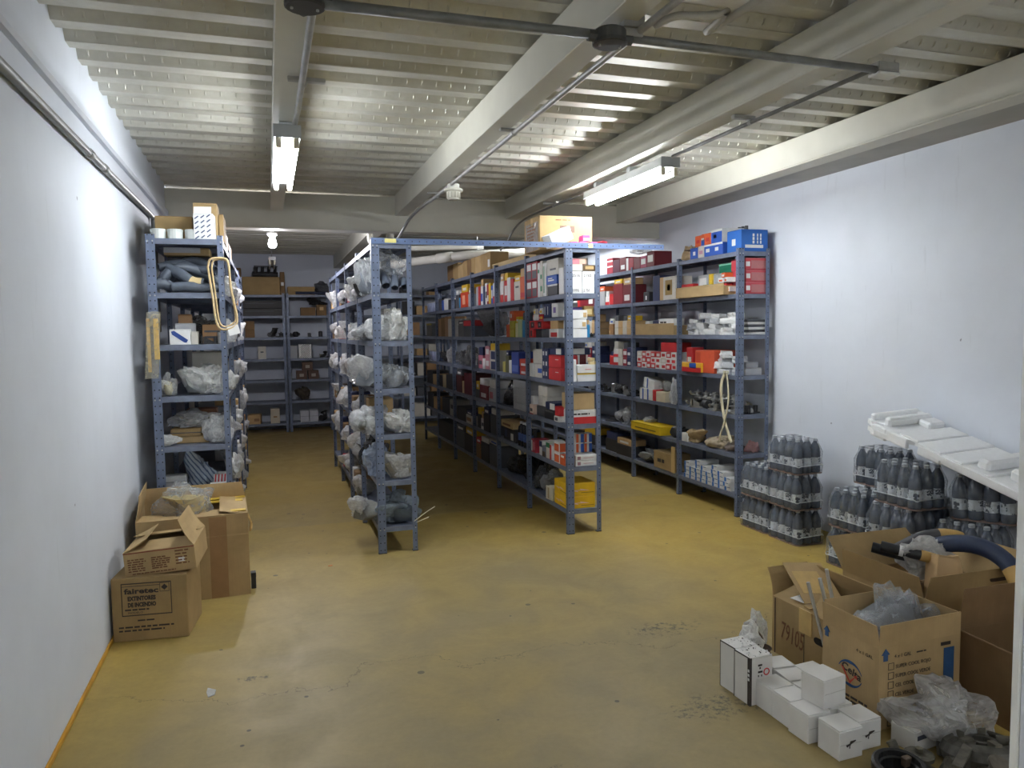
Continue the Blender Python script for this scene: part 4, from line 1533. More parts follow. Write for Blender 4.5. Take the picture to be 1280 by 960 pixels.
for k, y in enumerate((2.735, 2.63)):
    size = (.115, .102, .205)
    t = empty('white_box', (1.905, y, .0005), (0, 0, R(4)))
    link('body', box_mesh(*size, WB, 'lid'), t)
    patch(t, 'L', size, (0, .025, 0, 1), INK, 'black_edge')
    patch(t, 'L', size, (0, 1, .975, 1), INK, 'black_edge')
    if k:
        patch(t, 'L', size, (.84, 1, 0, 1), INK, 'black_edge')
        marks(t, 'L', size, (.87, .97, .5, .86), 4, PAPER, 5, fill=.6, t=.0022)
        patch(t, 'F', size, (0, .06, 0, 1), INK, 'black_edge')
        b = MB(); b.lathe([(.011, 0), (.016, 0), (.016, .001), (.011, .001)], 14, cap=False)
        Mx, w, h = face_matrix('F', size)
        o = b.build('red_ring', pm((196, 40, 46), .5), t); o.matrix_local = Mx @ Matrix.Translation((.72 * w, .66 * h, .0006))
        b = MB()
        for z0, x0, x1 in ((.80, .34, .52), (.74, .40, .46), (.66, .34, .54), (.58, .34, .38), (.58, .48, .52), (.5, .34, .52)):
            b.box(x0 * w, x1 * w, z0 * h, z0 * h + .008, 0, .001)
        o = b.build('printed_marks', INK, t); o.matrix_local = Mx @ Matrix.Translation((0, 0, .0006))
    tag(t, ('far tall white box with black edges, speckled debris on top', 'near tall white box with black edges and red ring')[k], 'box')
b = MB()
rnd = random.Random(12)
for k in range(90):
    x, y = rnd.uniform(-.055, .055), rnd.uniform(-.1, .1)
    s = rnd.uniform(.002, .006)
    b.cbox(x, y, 0, s, s, s * rnd.uniform(.5, 1.2), rnd.choice((0, 0, 1)), c=.001)
o = b.build('foam_crumbs', [PAPER, INK], None, loc=(1.91, 2.68, .206)); o['kind'] = 'stuff'; o['label'] = 'white and dark crumbs scattered over the tall white boxes'; o['category'] = 'crumbs'
bag('small clump of white wrapping behind the tall white boxes', (2.03, 2.80), (.12, .12, .16), 1, FILMW, z=.10, place='', inner=None, cat='wrapping', sub=3)
part('elbow', 'small dark brown fitting behind the tall white boxes', 2.12, 2.88, .09, RUST, 40, 1.0, place='', z=0)
bag('torn clear wrapping standing by handwritten-number carton', (2.15, 2.96), (.1, .1, .22), 5, FILM, z=.02, place='', cat='wrapping', sub=3)
b = MB(); b.lathe([(.06, 0), (.06, .006), (.05, .008), (.048, .085), (.055, .09)], 14)
o = b.build('dark_flange', RUST, None, loc=(2.12, 2.88, .0005)); tag(o, 'rusty round flange supporting the small dark fitting', 'metal part')

# bagged white boxes and metal parts, bottom right
for k, (x, y, z, s, rz) in enumerate(((2.26, 2.135, .0005, (.13, .10, .085), 8), (2.395, 2.13, .0005, (.12, .13, .085), -6), (2.41, 2.15, .087, (.12, .11, .08), -10))):
    t = empty('white_box', (x, y, z), (0, 0, R(rz)))
    link('body', box_mesh(*s, WB, 'lid'), t)
    patch(t, 'F', s, (.1, .5, .55, .75), pm((70, 74, 84), .6), 'printed_panel')
    tag(t, ('white box inside cloudy bag, left one of three', 'white box inside cloudy bag, lower right', 'white box inside cloudy bag, stacked upper right')[k], 'box')
bag('cloudy plastic bag around white boxes beside coolant carton', (2.345, 2.13), (.40, .30, .225), 5, film((226, 226, 228), .58, .25), z=.0008, place='', rz=-8)
t = empty('iron_ring', (1.97, 1.92, .0005), (R(4), R(-3), 0))
b = MB(); b.lathe([(.075, 0), (.085, .004), (.088, .05), (.082, .056), (.082, .075), (.086, .08), (.086, .105), (.078, .11), (.066, .108), (.064, .09), (.058, .086), (.058, .02), (.06, .0)], 28); b.build('ring', pm((58, 58, 58), .4, .6, .3, 14, .3), t)
b = MB(); b.cbox(.05, .02, .07, .03, .02, .035, c=.003); b.build('rust_spot_lug', RUST, t)
tag(t, 'dark iron hub ring with open centre at picture bottom', 'metal part')
rnd = random.Random(3)
part('manifold', 'grey cast manifold among the metal parts at bottom right', 2.20, 1.93, 0, pm((112, 108, 98), .5, .5, .4, 22, .5), 30, 1.0, z=0, place='')
part('pump', 'greasy grey pump body beside the iron hub ring', 2.12, 1.98, 0, pm((104, 100, 88), .55, .4, .4, 22, .5), 110, 1.1, z=0, place='')
t = empty('clutch_housing', (2.36, 1.93, .0005), (R(-8), R(6), R(20)))
b = MB(); b.lathe([(.11, .02), (.13, .03), (.135, .06), (.12, .09), (.09, .105), (.085, .1), (.08, .06), (.05, .06), (.05, .1), (.03, .1), (.03, .03)], 24); b.build('casting', pm((96, 94, 88), .5, .5, .4, 20, .45), t)
for k in range(5):
    a = k * 2 * math.pi / 5
    b = MB(); b.box(-.012, .012, .05, .095, .085, .112, 0, Matrix.Rotation(a, 4, 'Z')); b.build('rib', pm((120, 116, 104), .5, .5, .3, 20, .3), t)
    b = MB(); b.lathe([(.016, .0), (.016, .06), (.008, .06), (.008, .02)], 10, 0, Matrix.Rotation(a + .6, 4, 'Z') @ Matrix.Translation((.128, 0, .02))); b.build('bolt_lug', pm((96, 94, 88), .5, .5, .4, 20, .45), t)
tag(t, 'grey cast clutch housing lying at the bottom right corner', 'metal part')
part('elbow', 'grey cast elbow between manifold and clutch housing', 2.26, 1.85, 0, pm((120, 112, 100), .5, .4, .4, 22, .5), 200, 1.3, z=0, place='')

b = MB(); b.prism([(0, 0), (.03, .01), (.045, .05), (.02, .09), (.005, .05)], .004)
o = b.build('plastic_scrap', FILM, None, loc=(-.30, 3.42, .0008), rot=(0, 0, .3)); tag(o, 'tiny clear plastic scrap on the floor near left cartons', 'scrap')
b = MB(); b.prism([(0, 0), (.03, .004), (.028, .014), (.002, .010)], .003)
o = b.build('paper_scrap', pm((206, 110, 50), .6), None, loc=(.335, 5.13, .0008)); tag(o, 'tiny orange paper scrap on the floor near bag-filled rack', 'scrap')

# ================================================================== contents of the racks
WHT, OFFW, LGREY = (214, 214, 212), (196, 192, 182), (160, 162, 166)
RED, CRIM, DRED = (190, 44, 46), (150, 36, 52), (104, 28, 36)
ORG, YEL, NAVY, BLU, CYAN = (206, 92, 46), (214, 176, 40), (40, 50, 88), (40, 84, 172), (40, 130, 180)
GRN, BLK, PINK, MAG = (54, 130, 88), (40, 40, 44), (206, 120, 130), (196, 60, 130)
BRN, TAN, DGREY, GREYB = (150, 114, 76), (190, 156, 108), (76, 78, 84), (112, 120, 134)
XC0, XC1 = 2.15, 2.42


def fillrow(rack, bay, lvl, y0, y1, items, xf, depth=.2, seed=0, side=1, gap=.004, ymax=None):
    """items: (desc, width along row, height, colour[, prints[, stack]]) placed from y0 on"""
    shelf(rack, bay, lvl)
    rnd = random.Random(seed + bay * 31 + lvl * 7)
    y = y0
    for it in items:
        desc, w, h, col = it[:4]
        pr = it[4] if len(it) > 4 else ()
        st = it[5] if len(it) > 5 else 1
        if y + w > y1 + .002:
            break
        dp = depth * rnd.uniform(.85, 1.0)
        off = rnd.uniform(.0, .015)
        for k in range(st):
            d2 = desc if st == 1 else '%s %s' % (('lower', 'upper')[k] if st == 2 else ('lowest', 'middle', 'upper', 'topmost')[k], desc)
            B(d2, (xf + off, xf + off + dp), (y, y + w), k * (h + .001), h, col, pr, rz=rnd.uniform(-2, 2))
        room = .30 - st * (h + .001)
        if bay < 4 and room > .075 and w > .085 and rnd.random() < .7:
            hh = min(room - .03, rnd.uniform(.045, .09))
            cc, cn = rnd.choice(((WHT, 'white'), (RED, 'red'), (OFFW, 'cream'), (NAVY, 'navy'), (TAN, 'tan'), (YEL, 'yellow'), (DGREY, 'grey'), (ORG, 'orange')))
            B('small %s box on top' % cn, (xf + off + .004, xf + off + dp * .8), (y + .006, y + w - .012), st * (h + .001), hh, cc, (('L', .2, .8, .25, .6, WHT if cn not in ('white', 'cream') else BLU),) if rnd.random() < .6 else (), rz=rnd.uniform(-3, 3))
        y += w + gap + rnd.uniform(0, .006)


PANW = ('L', .15, .85, .3, .75, WHT, 'label')
PANS = ('L', .2, .8, .15, .45, WHT, 'label')
PANB = ('L', .1, .9, .2, .6, BLU)
PANR = ('L', .0, 1, .0, .35, RED)
PAND = ('L', .2, .8, .3, .6, DGREY)
FPW = ('F', .15, .85, .3, .75, WHT, 'label')

# ------------------------------------------------ centre rack, top
PL['z'], PL['place'] = 2.191, 'top of centre rack'
t = B('tan carton with dark print, taped side', (2.02, 2.46), (5.50, 5.86), 0, .262, card((168, 142, 100)), rz=0, style='carton', name='carton', tape=TAPE)
s = (.44, .36, .262)
patch(t, 'F', s, (.38, .66, .52, .72), pm((96, 74, 60), .7), 'printed_panel')
marks(t, 'F', s, (.3, .66, .84, .93), 1, BROWNINK, 3, fill=.4)
marks(t, 'L', s, (.2, .8, .3, .8), 5, BROWNINK, 31, fill=.4)
patch(t, 'L', s, (.1, .9, .02, .85), film((206, 200, 200), .6, .15), 'clear_tape')
t = B('white carton leaning on its corner', (2.05, 2.24), (5.33, 5.45), .035, .10, PAPER, rz=8, ry=-24, style='flat')
for k, (x, dz, c) in enumerate(((2.20, 0, MAG), (2.265, 0, (206, 110, 160)), (2.30, .05, MAG), (2.355, 0, (196, 60, 120)))):
    B('magenta and white packet', (x, x + .058), (5.31, 5.40), dz, .045, c, (('F', .1, .9, .1, .5, (226, 196, 210)),), rz=(-6, 9, -3, 12)[k], name='packet', cat='packet')
bag('flat red plastic packet', (2.52, 5.36, .005), (.19, .12, .05), 4, pm((214, 60, 66), .3), rz=5, name='packet', cat='packet', sub=3)
y = 7.42
for k, w in enumerate((.36, .22, .16, .18, .18, .24, .24, .3)):
    hh = (.19, .185, .19, .185, .19, .18, .2, .2)[k]
    B('plain brown carton', (2.186, 2.384), (y, y + w), 0, hh, (CARD2, CARD, CARD2, CARD3)[k % 4], (('L', .75, .95, .2, .6, WHT, 'label'),) if k == 0 else (), rz=0, style='carton', name='carton')
    y += w + .006
t = B('long flat beige carton lying lengthwise', (2.186, 2.384), (6.05, 7.35), 0, .05, card((196, 172, 128)), rz=0, style='flat', name='carton')

# ------------------------------------------------ centre rack, near bay
shelf(RC, 0, 1)
for k, y in enumerate((5.93, 6.065)):
    for r_ in range(2):
        B('%s crimson box with white and grey panels' % ('lower', 'upper')[r_], (XC0, 2.36), (y, y + .13), r_ * .15, .148, CRIM,
          (('L', .12, .88, .55, .9, WHT), ('L', .12, .88, .08, .5, DGREY)))
B('slim white and green catalogue box', (XC0, 2.38), (5.80, 5.86), 0, .29, OFFW, (('L', .2, .8, .5, .62, GRN), ('L', .2, .8, .15, .3, GRN)))
B('slim white and green catalogue box', (XC0, 2.38), (5.865, 5.92), 0, .28, WHT, (('L', .2, .8, .7, .8, GRN),))
B('black box with white top edge', (XC0, 2.40), (5.47, 5.68), 0, .085, BLK, (('L', 0, 1, .85, 1, WHT),))
B('blue box with white script', (XC0 - .01, 2.36), (5.46, 5.69), .086, .07, BLU, (('L', .2, .75, .35, .5, WHT), ('L', .2, .6, .6, .7, WHT)))
B('grey-white carton under the shelf', (XC0, 2.40), (5.45, 5.70), .157, .125, OFFW, (('L', .3, .8, .3, .42, DGREY),), style='carton')
B('narrow white box beside the post', (XC0, 2.18), (5.345, 5.44), 0, .2, WHT)
B('narrow white and green box', (XC0, 2.36), (5.715, 5.79), 0, .27, WHT, (('L', .1, .5, .1, .9, (140, 170, 150)),))
for k, (x0, x1, a, c_) in enumerate(((2.195, 2.283, '2516', '1995'), (2.288, 2.385, '2150', '2 750'))):
    t = B(('left', 'right')[k] + ' white box with handwritten figures', (x0, x1), (5.30, 5.42), 0, .168, PAPER, ())
    s = (x1 - x0, .12, .168)
    text(t, 'F', s, .08, .74, .022, a, INK, 'handwriting', width=.062)
    text(t, 'F', s, .08, .08, .02, c_, INK, 'handwriting', width=.05)
B('flat grey-white box over handwritten boxes', (2.19, 2.29), (5.30, 5.44), .170, .05, OFFW)
B('small brown and gold box', (2.296, 2.395), (5.30, 5.40), .170, .045, (98, 76, 50), (('F', .15, .85, .3, .8, (190, 160, 110)),))
B('pink lidded box near shelf top', (2.215, 2.33), (5.32, 5.42), .222, .04, PINK, (('F', .5, 1, 0, 1, (200, 170, 150)),))

shelf(RC, 0, 2)
for k, y in enumerate((5.80, 5.975)):
    B('red box with black ring print', (XC0, 2.36), (y, y + .165), .072, .07, RED, (('L', .25, .75, .15, .85, BLK), ('L', .4, .6, .35, .65, WHT)))
B('red box with white triangle', (XC0, 2.36), (6.04, 6.14), 0, .071, RED, (('L', .3, .7, .15, .85, BLK),))
B('black box low in the stack', (XC0 + .02, 2.36), (5.90, 6.03), 0, .071, BLK)
B('white box with red panel', (XC0, 2.36), (5.47, 5.66), 0, .07, WHT, (('L', .2, .9, .1, .6, RED),))
B('beige box over the red panel box', (XC0 + .01, 2.36), (5.50, 5.66), .071, .07, TAN)
B('dark grey box between red stacks', (XC0 + .02, 2.36), (5.70, 5.89), 0, .071, DGREY)
rnd = random.Random(8)
for k in range(7):
    c = rnd.choice((WHT, RED, YEL, BLU, PINK, WHT, OFFW))
    y = 5.84 + (k % 4) * .075
    B('little multicoloured box heaped near post', (XC0 + .01 + .02 * (k % 2), 2.27), (y, y + .068), .145 + (k // 4) * .05, .048, c, (('L', .2, .8, .2, .6, rnd.choice((WHT, YEL, RED))),), rz=rnd.uniform(-8, 8))
for k in range(3):
    B('%s slanting white box' % ('lowest', 'middle', 'topmost')[k], (2.18, 2.325), (5.305, 5.43), k * .071, .069, PAPER, (('F', .75, .95, .2, .7, (200, 170, 120)),) if k else (), rz=(2, -4, 7)[k], ry=(0, 0, 0)[k])
B('cyan box behind the slanting white boxes', (2.335, 2.36), (5.33, 5.46), 0, .10, CYAN)
part('pump', 'small dark pump', 2.385, 5.36, 0, IRON, 30, .42)
PL['z'] = 1.673
B('purple and white box', (2.20, 2.30), (5.335, 5.45), 0, .07, (74, 62, 120), (('F', .3, .8, .1, .6, WHT),))
B('gold printed box', (2.315, 2.395), (5.335, 5.43), 0, .08, (176, 146, 90), (('F', .2, .8, .2, .7, (226, 206, 150)),))
B('white box with violet print', (XC0, 2.32), (5.47, 5.60), 0, .11, WHT, (('L', .3, .7, .3, .7, (120, 100, 160)),))
B('navy box with white dots', (XC0, 2.36), (5.62, 5.78), 0, .11, NAVY, (('L', .15, .22, .2, .8, WHT), ('L', .55, .62, .2, .8, WHT)))

shelf(RC, 0, 3)
B('plain white box, lower', (XC0, 2.32), (6.02, 6.15), 0, .115, WHT)
B('white box with blue panel', (XC0, 2.34), (5.84, 6.01), 0, .115, OFFW, (('L', .45, 1, .35, .68, BLU),))
B('grey-white box upper', (XC0 + .01, 2.34), (5.85, 6.08), .117, .12, OFFW)
for k in range(3):
    B('%s navy box with white rings' % ('lowest', 'middle', 'topmost')[k], (XC0, 2.36), (5.69, 5.83), k * .083, .082, NAVY, (('L', .15, .35, .3, .7, WHT), ('L', .6, .8, .3, .7, WHT)))
for k in range(2):
    B('%s bright red box' % ('lower', 'upper')[k], (XC0, 2.29), (5.41, 5.68), k * .10, .098, RED, (('L', .55, .8, .62, .68, WHT),))
B('navy and white wedge-printed box', (XC0 + .01, 2.40), (5.42, 5.68), .20, .055, NAVY, (('L', .55, .95, .1, .9, WHT), ('F', .3, .8, .1, .9, WHT)))
B('upright narrow white box', (2.195, 2.232), (5.30, 5.40), 0, .17, PAPER)
B('white box with yellow stripe, lower', (2.238, 2.405), (5.30, 5.40), 0, .062, WHT, (('F', 0, 1, .86, 1, YEL),))
B('white box with red lettering, upper', (2.238, 2.405), (5.30, 5.40), .064, .062, WHT, (('F', .4, .7, .4, .5, (220, 150, 150)),))
B('red and white upright box', (2.29, 2.37), (5.43, 5.60), .0, .25, DRED, (('F', .0, .3, .0, 1, WHT),))
for k in range(3):
    B('tiny cream carton', (2.352 + .02 * (k % 2), 2.39 + .02 * (k % 2)), (5.31, 5.36), .1275 + (k // 2) * .026 if k < 2 else .155, .024, (226, 204, 150), (), rz=k * 14 - 10)

shelf(RC, 0, 4)
for r_ in range(2):
    for k in range(2):
        B('%s grey-white stacked box' % ('lower', 'upper')[r_], (XC0 + .03, 2.36), (5.80 + k * .11, 5.905 + k * .11), .085 + r_ * .085, .083, OFFW)
B('long grey box beneath the white stack', (XC0 + .02, 2.38), (5.80, 6.03), 0, .084, DGREY)
B('cream box with black oval emblem', (XC0 - .005, 2.30), (6.05, 6.15), 0, .085, (214, 190, 180), (('L', .2, .8, .3, .6, BLK), ('L', 0, 1, 0, .12, CRIM)))
B('small white standing box', (XC0, 2.20), (6.06, 6.12), .087, .07, WHT)
B('black box, long', (XC0, 2.36), (5.56, 5.79), 0, .075, BLK, (('L', .1, .9, .75, .95, DGREY),))
B('navy box with white arrow', (XC0 + .01, 2.38), (5.58, 5.79), .076, .06, NAVY, (('L', .5, 1, .1, .9, WHT),))
B('red round-edged box', (XC0, 2.28), (5.46, 5.55), .045, .075, RED)
B('white barcode box', (XC0 - .008, 2.28), (5.44, 5.55), 0, .044, WHT, (('L', .2, .7, .2, .8, DGREY),))
t = B('white and red box handwritten on side', (2.19, 2.40), (5.30, 5.48), 0, .105, WHT, (('F', 0, 1, 0, .5, RED),))
marks(t, 'F', (.21, .18, .105), (.08, .85, .62, .8), 1, INK, 41, fill=.6)
B('brown carton on the white and red box', (2.19, 2.385), (5.31, 5.50), .107, .125, CARD, (), style='carton', name='carton')

shelf(RC, 0, 5)
B('crimson and white tall box', (XC0, 2.28), (6.02, 6.13), 0, .115, CRIM, (('L', .05, .3, .1, .9, WHT), ('L', .5, .8, .2, .8, PINK)))
its = [('white and red striped box', .07, .12, WHT, (('L', 0, .45, 0, 1, RED),)), ('green-lidded white box', .08, .13, OFFW, (('L', 0, 1, .7, 1, GRN),)),
       ('grey glass jar box', .09, .09, GREYB, (('L', .1, .9, .0, .5, RUST),)), ('white and navy box', .07, .12, WHT, (('L', 0, 1, .6, 1, NAVY),)), ('red topped box', .07, .14, OFFW, (('L', 0, 1, .8, 1, RED),))]
fillrow(RC, 0, 5, 5.62, 6.02, its, XC0, .2, 3)
for r_ in range(2):
    for k in range(3):
        x = 2.19 + k * .07
        if k == 0:
            B('%s orange and white oil filter box' % ('lower', 'upper')[r_], (XC0, 2.21), (5.46, 5.58), .0 + r_ * .085, .083, WHT, (('L', .1, .9, .1, .8, ORG), ('F', .05, .95, .1, .9, ORG)))
        else:
            B('%s orange, white and blue filter box' % ('lower', 'upper')[r_], (x + .005, x + .072), (5.40, 5.47), .088 + r_ * .077, .075, WHT, (('F', .02, .34, .05, .95, ORG), ('F', .6, .98, .05, .95, BLU)))
B('orange filter box at the shelf edge', (XC0, 2.21), (5.35, 5.45), 0, .08, ORG, (('L', .2, .8, .75, .95, WHT),))
for k in range(2):
    B('%s white box with small crest' % ('lower', 'upper')[k], (2.22, 2.405), (5.30, 5.395 + .1), k * .043, .042, WHT, (('F', .08, .22, .2, .8, (150, 110, 120)), ('F', .35, .8, .45, .55, (190, 150, 150))))
for k in range(2):
    B('row box in crimson and cream', (2.24 + k * .08, 2.31 + k * .08), (5.49, 5.57), .0875, .085, CRIM, (('F', .2, .8, .2, .8, (220, 190, 150)),))

shelf(RC, 0, 6)
bag('dark grey plastic bag crumpled at the back', (2.28, 6.02), (.26, .26, .26), 1, film((90, 92, 96), .25, .2), inner=IRON)
bag('grey plastic bag bulging over shelf edge', (2.24, 5.80), (.24, .22, .24), 2, film((150, 150, 150), .3, .2), inner=IRON)
B('cream paper packet leaning forward', (XC0 - .01, 2.25), (5.62, 5.74), 0, .11, (206, 198, 176), (('L', .3, .5, .1, .9, (170, 150, 110)),), rz=6, name='packet', cat='packet')
for k in range(2):
    t = B('%s yellow box with white lightning streak' % ('lower', 'upper')[k], (2.15, 2.385), (5.31, 5.58), k * .10, .098, (222, 178, 26), ())
    s = (.235, .27, .098)
    for fc in 'FL':
        Mx, w, h = face_matrix(fc, s)
        b = MB(); b.prism([(.1 * w, .45 * h), (.4 * w, .3 * h), (.36 * w, .42 * h), (.8 * w, .38 * h), (.45 * w, .55 * h), (.5 * w, .46 * h)], .001)
        o = b.build('printed_streak', pm((226, 190, 190), .5), t); o.matrix_local = Mx @ Matrix.Translation((0, 0, .0006))
        patch(t, fc, s, (.5, .95, .2, .24), pm((120, 90, 20), .6), 'printed_rule')

# ------------------------------------------------ centre rack, farther bays
y1 = Y0 + BAY * .985
def yb(k): return Y0 + BAY * .985 * k + .05

fillrow(RC, 1, 1, yb(1), yb(2) - .08, [('orange oil box', .14, .2, ORG, (('L', .1, .9, .1, .3, RED),)), ('grey-white box marked on face', .17, .17, OFFW, (('L', .25, .75, .65, .75, DGREY),)), ('red bottle box', .08, .2, RED), ('white tall box', .1, .22, WHT), ('red and white box', .1, .2, RED, (PANW,)), ('white box with red base', .1, .2, WHT, (PANR,))], XC0, .22, 1)
fillrow(RC, 1, 2, yb(1), yb(2) - .08, [('cyan funnel box', .09, .15, CYAN), ('pale green ribbed box', .1, .16, (170, 184, 140)), ('pale cream box', .1, .13, (206, 200, 160)), ('lime yellow box', .14, .075, (176, 170, 50), (), 2), ('orange small box', .12, .12, ORG)], XC0, .22, 2)
B('orange box atop the lime yellow boxes', (XC0, 2.3), (yb(1) + .31, yb(1) + .43), .152, .09, ORG, (('L', .2, .5, .3, .7, WHT),))
fillrow(RC, 1, 3, yb(1), yb(2) - .08, [('red flat box', .2, .07, (186, 60, 40), (PANS,), 2), ('blue patterned box', .2, .2, (44, 66, 140), (('L', .1, .9, .1, .4, (90, 110, 180)),)), ('white small box', .08, .12, WHT), ('olive jar box', .1, .16, (90, 90, 60)), ('pale yellow small box', .08, .1, (190, 180, 100))], XC0, .22, 3)
shelf(RC, 1, 4)
for k in range(4):
    B('%s light grey carton' % ('lowest', 'middle-lower', 'middle-upper', 'topmost')[k], (XC0, 2.38), (yb(1), yb(1) + .36), k * .068, .067, LGREY, (), style='carton')
bag('black plastic bag', (2.28, yb(1) + .6), (.26, .36, .24), 3, film((30, 30, 34), .08, .25), inner=IRON)
shelf(RC, 1, 5)
t = B('flat brown box with print', (XC0 - .01, 2.33), (yb(1) + .36, yb(1) + .72), .13, .065, CARD, (('L', .15, .8, .3, .6, BROWNINK),))
B('dark bottle crate under the brown box', (XC0 + .02, 2.38), (yb(1) + .36, yb(1) + .74), 0, .129, BLK, (('L', .1, .3, .2, .8, NAVY), ('L', .6, .8, .1, .6, OFFW)))
b = MB(); b.lathe([(.03, 0), (.034, .004), (.034, .15), (.03, .175), (.014, .19), (.014, .2)], 12); jar_me = b.mesh('body', BLK if False else pm(BLK, .25), smooth=True)
b = MB(); b.lathe([(.017, .2), (.017, .222)], 10); lid_me = b.mesh('cap', pm((190, 190, 190), .5))
b = MB(); b.lathe([(.0345, .05), (.0345, .12)], 12, cap=False); jl_me = b.mesh('label', pm((60, 80, 130), .5))


def bottle(desc, x, y, dz=0, sc=1.0, mes=None):
    t = empty('bottle', (x, y, PL['z'] + dz)); t.scale = (sc, sc, sc)
    link('body', mes or jar_me, t); link('cap', lid_me, t); link('label', jl_me, t)
    tag(t, desc, 'bottle', PL['place'])


for k in range(4):
    bottle('black bottle with blue label', XC0 + .04, yb(1) + .02 + k * .075)
shelf(RC, 1, 6)
bag('black crumpled bag at floor level', (2.29, yb(1) + .25), (.26, .38, .26), 5, film((34, 34, 36), .08, .25), inner=IRON)
bag('dark sack at floor level', (2.29, yb(1) + .62), (.25, .3, .2), 6, film((56, 54, 50), .1, .35), inner=IRON)
fillrow(RC, 2, 1, yb(2), yb(3) - .08, [('white and red book box', .07, .2, WHT, (PANR,)), ('blue and white book box', .06, .18, BLU, (PANW,)), ('yellow book box', .07, .21, YEL), ('crimson book box', .07, .2, CRIM, (PANS,)), ('white book box', .08, .22, WHT, (PAND,)), ('navy book box', .07, .19, NAVY), ('white box with blue label', .09, .2, WHT, (PANB,)), ('red book box', .07, .2, RED), ('grey book box', .08, .2, LGREY)], XC0, .2, 4)
shelf(RC, 2, 2)
bag('large grey plastic bag', (2.28, yb(2) + .42), (.28, .62, .29), 7, film((150, 152, 156), .25, .2), inner=IRON)
fillrow(RC, 2, 3, yb(2), yb(3) - .08, [('white box over navy panel', .2, .1, OFFW, (('L', .2, .9, .1, .9, NAVY),), 2), ('pink and white box', .16, .12, (190, 130, 140), (PANW,), 2), ('white small box', .1, .11, WHT), ('pink box with black print', .16, .14, (190, 110, 130), (PAND,))], XC0, .22, 5)
fillrow(RC, 2, 4, yb(2), yb(3) - .08, [('grey carton with red label', .3, .14, LGREY, (('L', .1, .5, .2, .7, (170, 80, 90)),)), ('dark red carton', .32, .15, DRED, (PANS,)), ('grey lidded box', .15, .09, DGREY)], XC0, .24, 6)
fillrow(RC, 2, 5, yb(2), yb(3) - .08, [('dark grey carton', .25, .2, DGREY), ('black carton', .22, .18, BLK), ('white and dark box', .12, .12, WHT, (PAND,)), ('black small carton', .15, .15, BLK)], XC0, .24, 7)
fillrow(RC, 2, 6, yb(2), yb(3) - .08, [('dark grey floor-level carton', .3, .22, DGREY), ('black floor-level carton', .3, .2, BLK), ('brown floor-level carton', .18, .16, BRN)], XC0, .24, 8)
fillrow(RC, 3, 1, yb(3), yb(4) - .08, [('grey metal canister', .12, .14, LGREY), ('vermilion box with white figure', .32, .17, (196, 66, 34), (('L', .25, .6, .2, .8, (226, 160, 130)),)), ('blue can box', .1, .12, CYAN), ('dark box', .16, .16, DGREY)], XC0, .22, 9)
fillrow(RC, 3, 2, yb(3), yb(4) - .08, [('grey parts box open', .34, .12, DGREY), ('grey parts box', .3, .14, (96, 96, 96))], XC0, .24, 10)
for k in range(5):
    bag('small white packet on grey parts boxes', (2.24 + .04 * (k % 2), yb(3) + .08 + k * .13, .14), (.13, .13, .07), k, FILMW, sub=3, cat='packet', name='packet')
shelf(RC, 3, 3)
bag('silver-grey shiny bag', (2.27, yb(3) + .25), (.26, .36, .24), 8, film((170, 172, 174), .2, .12), inner=IRON)
bag('grey clear bag', (2.27, yb(3) + .65), (.24, .3, .18), 0, film((130, 132, 136), .3, .15), inner=ALU)
fillrow(RC, 3, 4, yb(3), yb(4) - .08, [('maroon carton', .36, .24, (84, 22, 32)), ('cream small box on maroon level', .12, .14, (200, 180, 140)), ('dark maroon carton', .24, .2, (70, 24, 30))], XC0, .24, 11)
fillrow(RC, 3, 5, yb(3), yb(4) - .08, [('white and brown paper box', .3, .1, OFFW, (('L', .1, .8, .3, .7, BRN),)), ('black flat carton', .4, .16, BLK)], XC0, .24, 12)
fillrow(RC, 3, 6, yb(3), yb(4) - .08, [('black carton low down', .4, .2, BLK), ('dark carton low down', .38, .2, DGREY)], XC0, .24, 13)
fillrow(RC, 4, 1, yb(4), yb(5) - .08, [('black small part box', .2, .12, BLK), ('white box', .2, .14, WHT), ('blue tin box', .16, .13, BLU), ('dark box', .2, .15, DGREY)], XC0, .22, 14)
fillrow(RC, 4, 2, yb(4), yb(5) - .08, [('white carton', .2, .22, OFFW), ('brown upright carton', .2, .25, BRN), ('brown carton', .22, .24, CARD3), ('brown slim carton', .16, .23, BRN)], XC0, .24, 15)
shelf(RC, 4, 3)
bag('white crumpled bag', (2.27, yb(4) + .3), (.24, .34, .2), 4, FILM, inner=ALU)
bag('grey crumpled bag', (2.27, yb(4) + .66), (.24, .3, .16), 5, film((110, 110, 114), .3, .2), inner=IRON)
fillrow(RC, 4, 4, yb(4), yb(5) - .08, [('black carton', .4, .18, BLK), ('cream wrapped box', .2, .16, (190, 170, 130)), ('black box', .18, .15, BLK)], XC0, .24, 16)
fillrow(RC, 4, 5, yb(4), yb(5) - .08, [('grey box with dark oval print', .24, .2, (150, 148, 140), (('L', .25, .75, .45, .7, BLK),)), ('black carton', .4, .2, BLK)], XC0, .24, 17)
fillrow(RC, 4, 6, yb(4), yb(5) - .08, [('black low carton', .8, .22, BLK)], XC0, .24, 18)
b = MB(); b.lathe([(.045, 0), (.048, .004), (.048, .12), (.045, .124)], 14); can_me = b.mesh('body', pm((150, 160, 190), .35, .2), smooth=True)
b = MB(); b.lathe([(.046, .124), (.046, .13), (.04, .13), (.04, .126)], 14); canlid_me = b.mesh('lid', ALU)
for lv in (1, 3):
    shelf(RC, 5, lv)
    for k in range(4):
        t = empty('tin_can', (XC0 + .06, yb(5) + .08 + .16 * k, PL['z'])); link('body', can_me, t); link('lid', canlid_me, t)
        tag(t, 'pale blue round tin', 'tin', PL['place'])
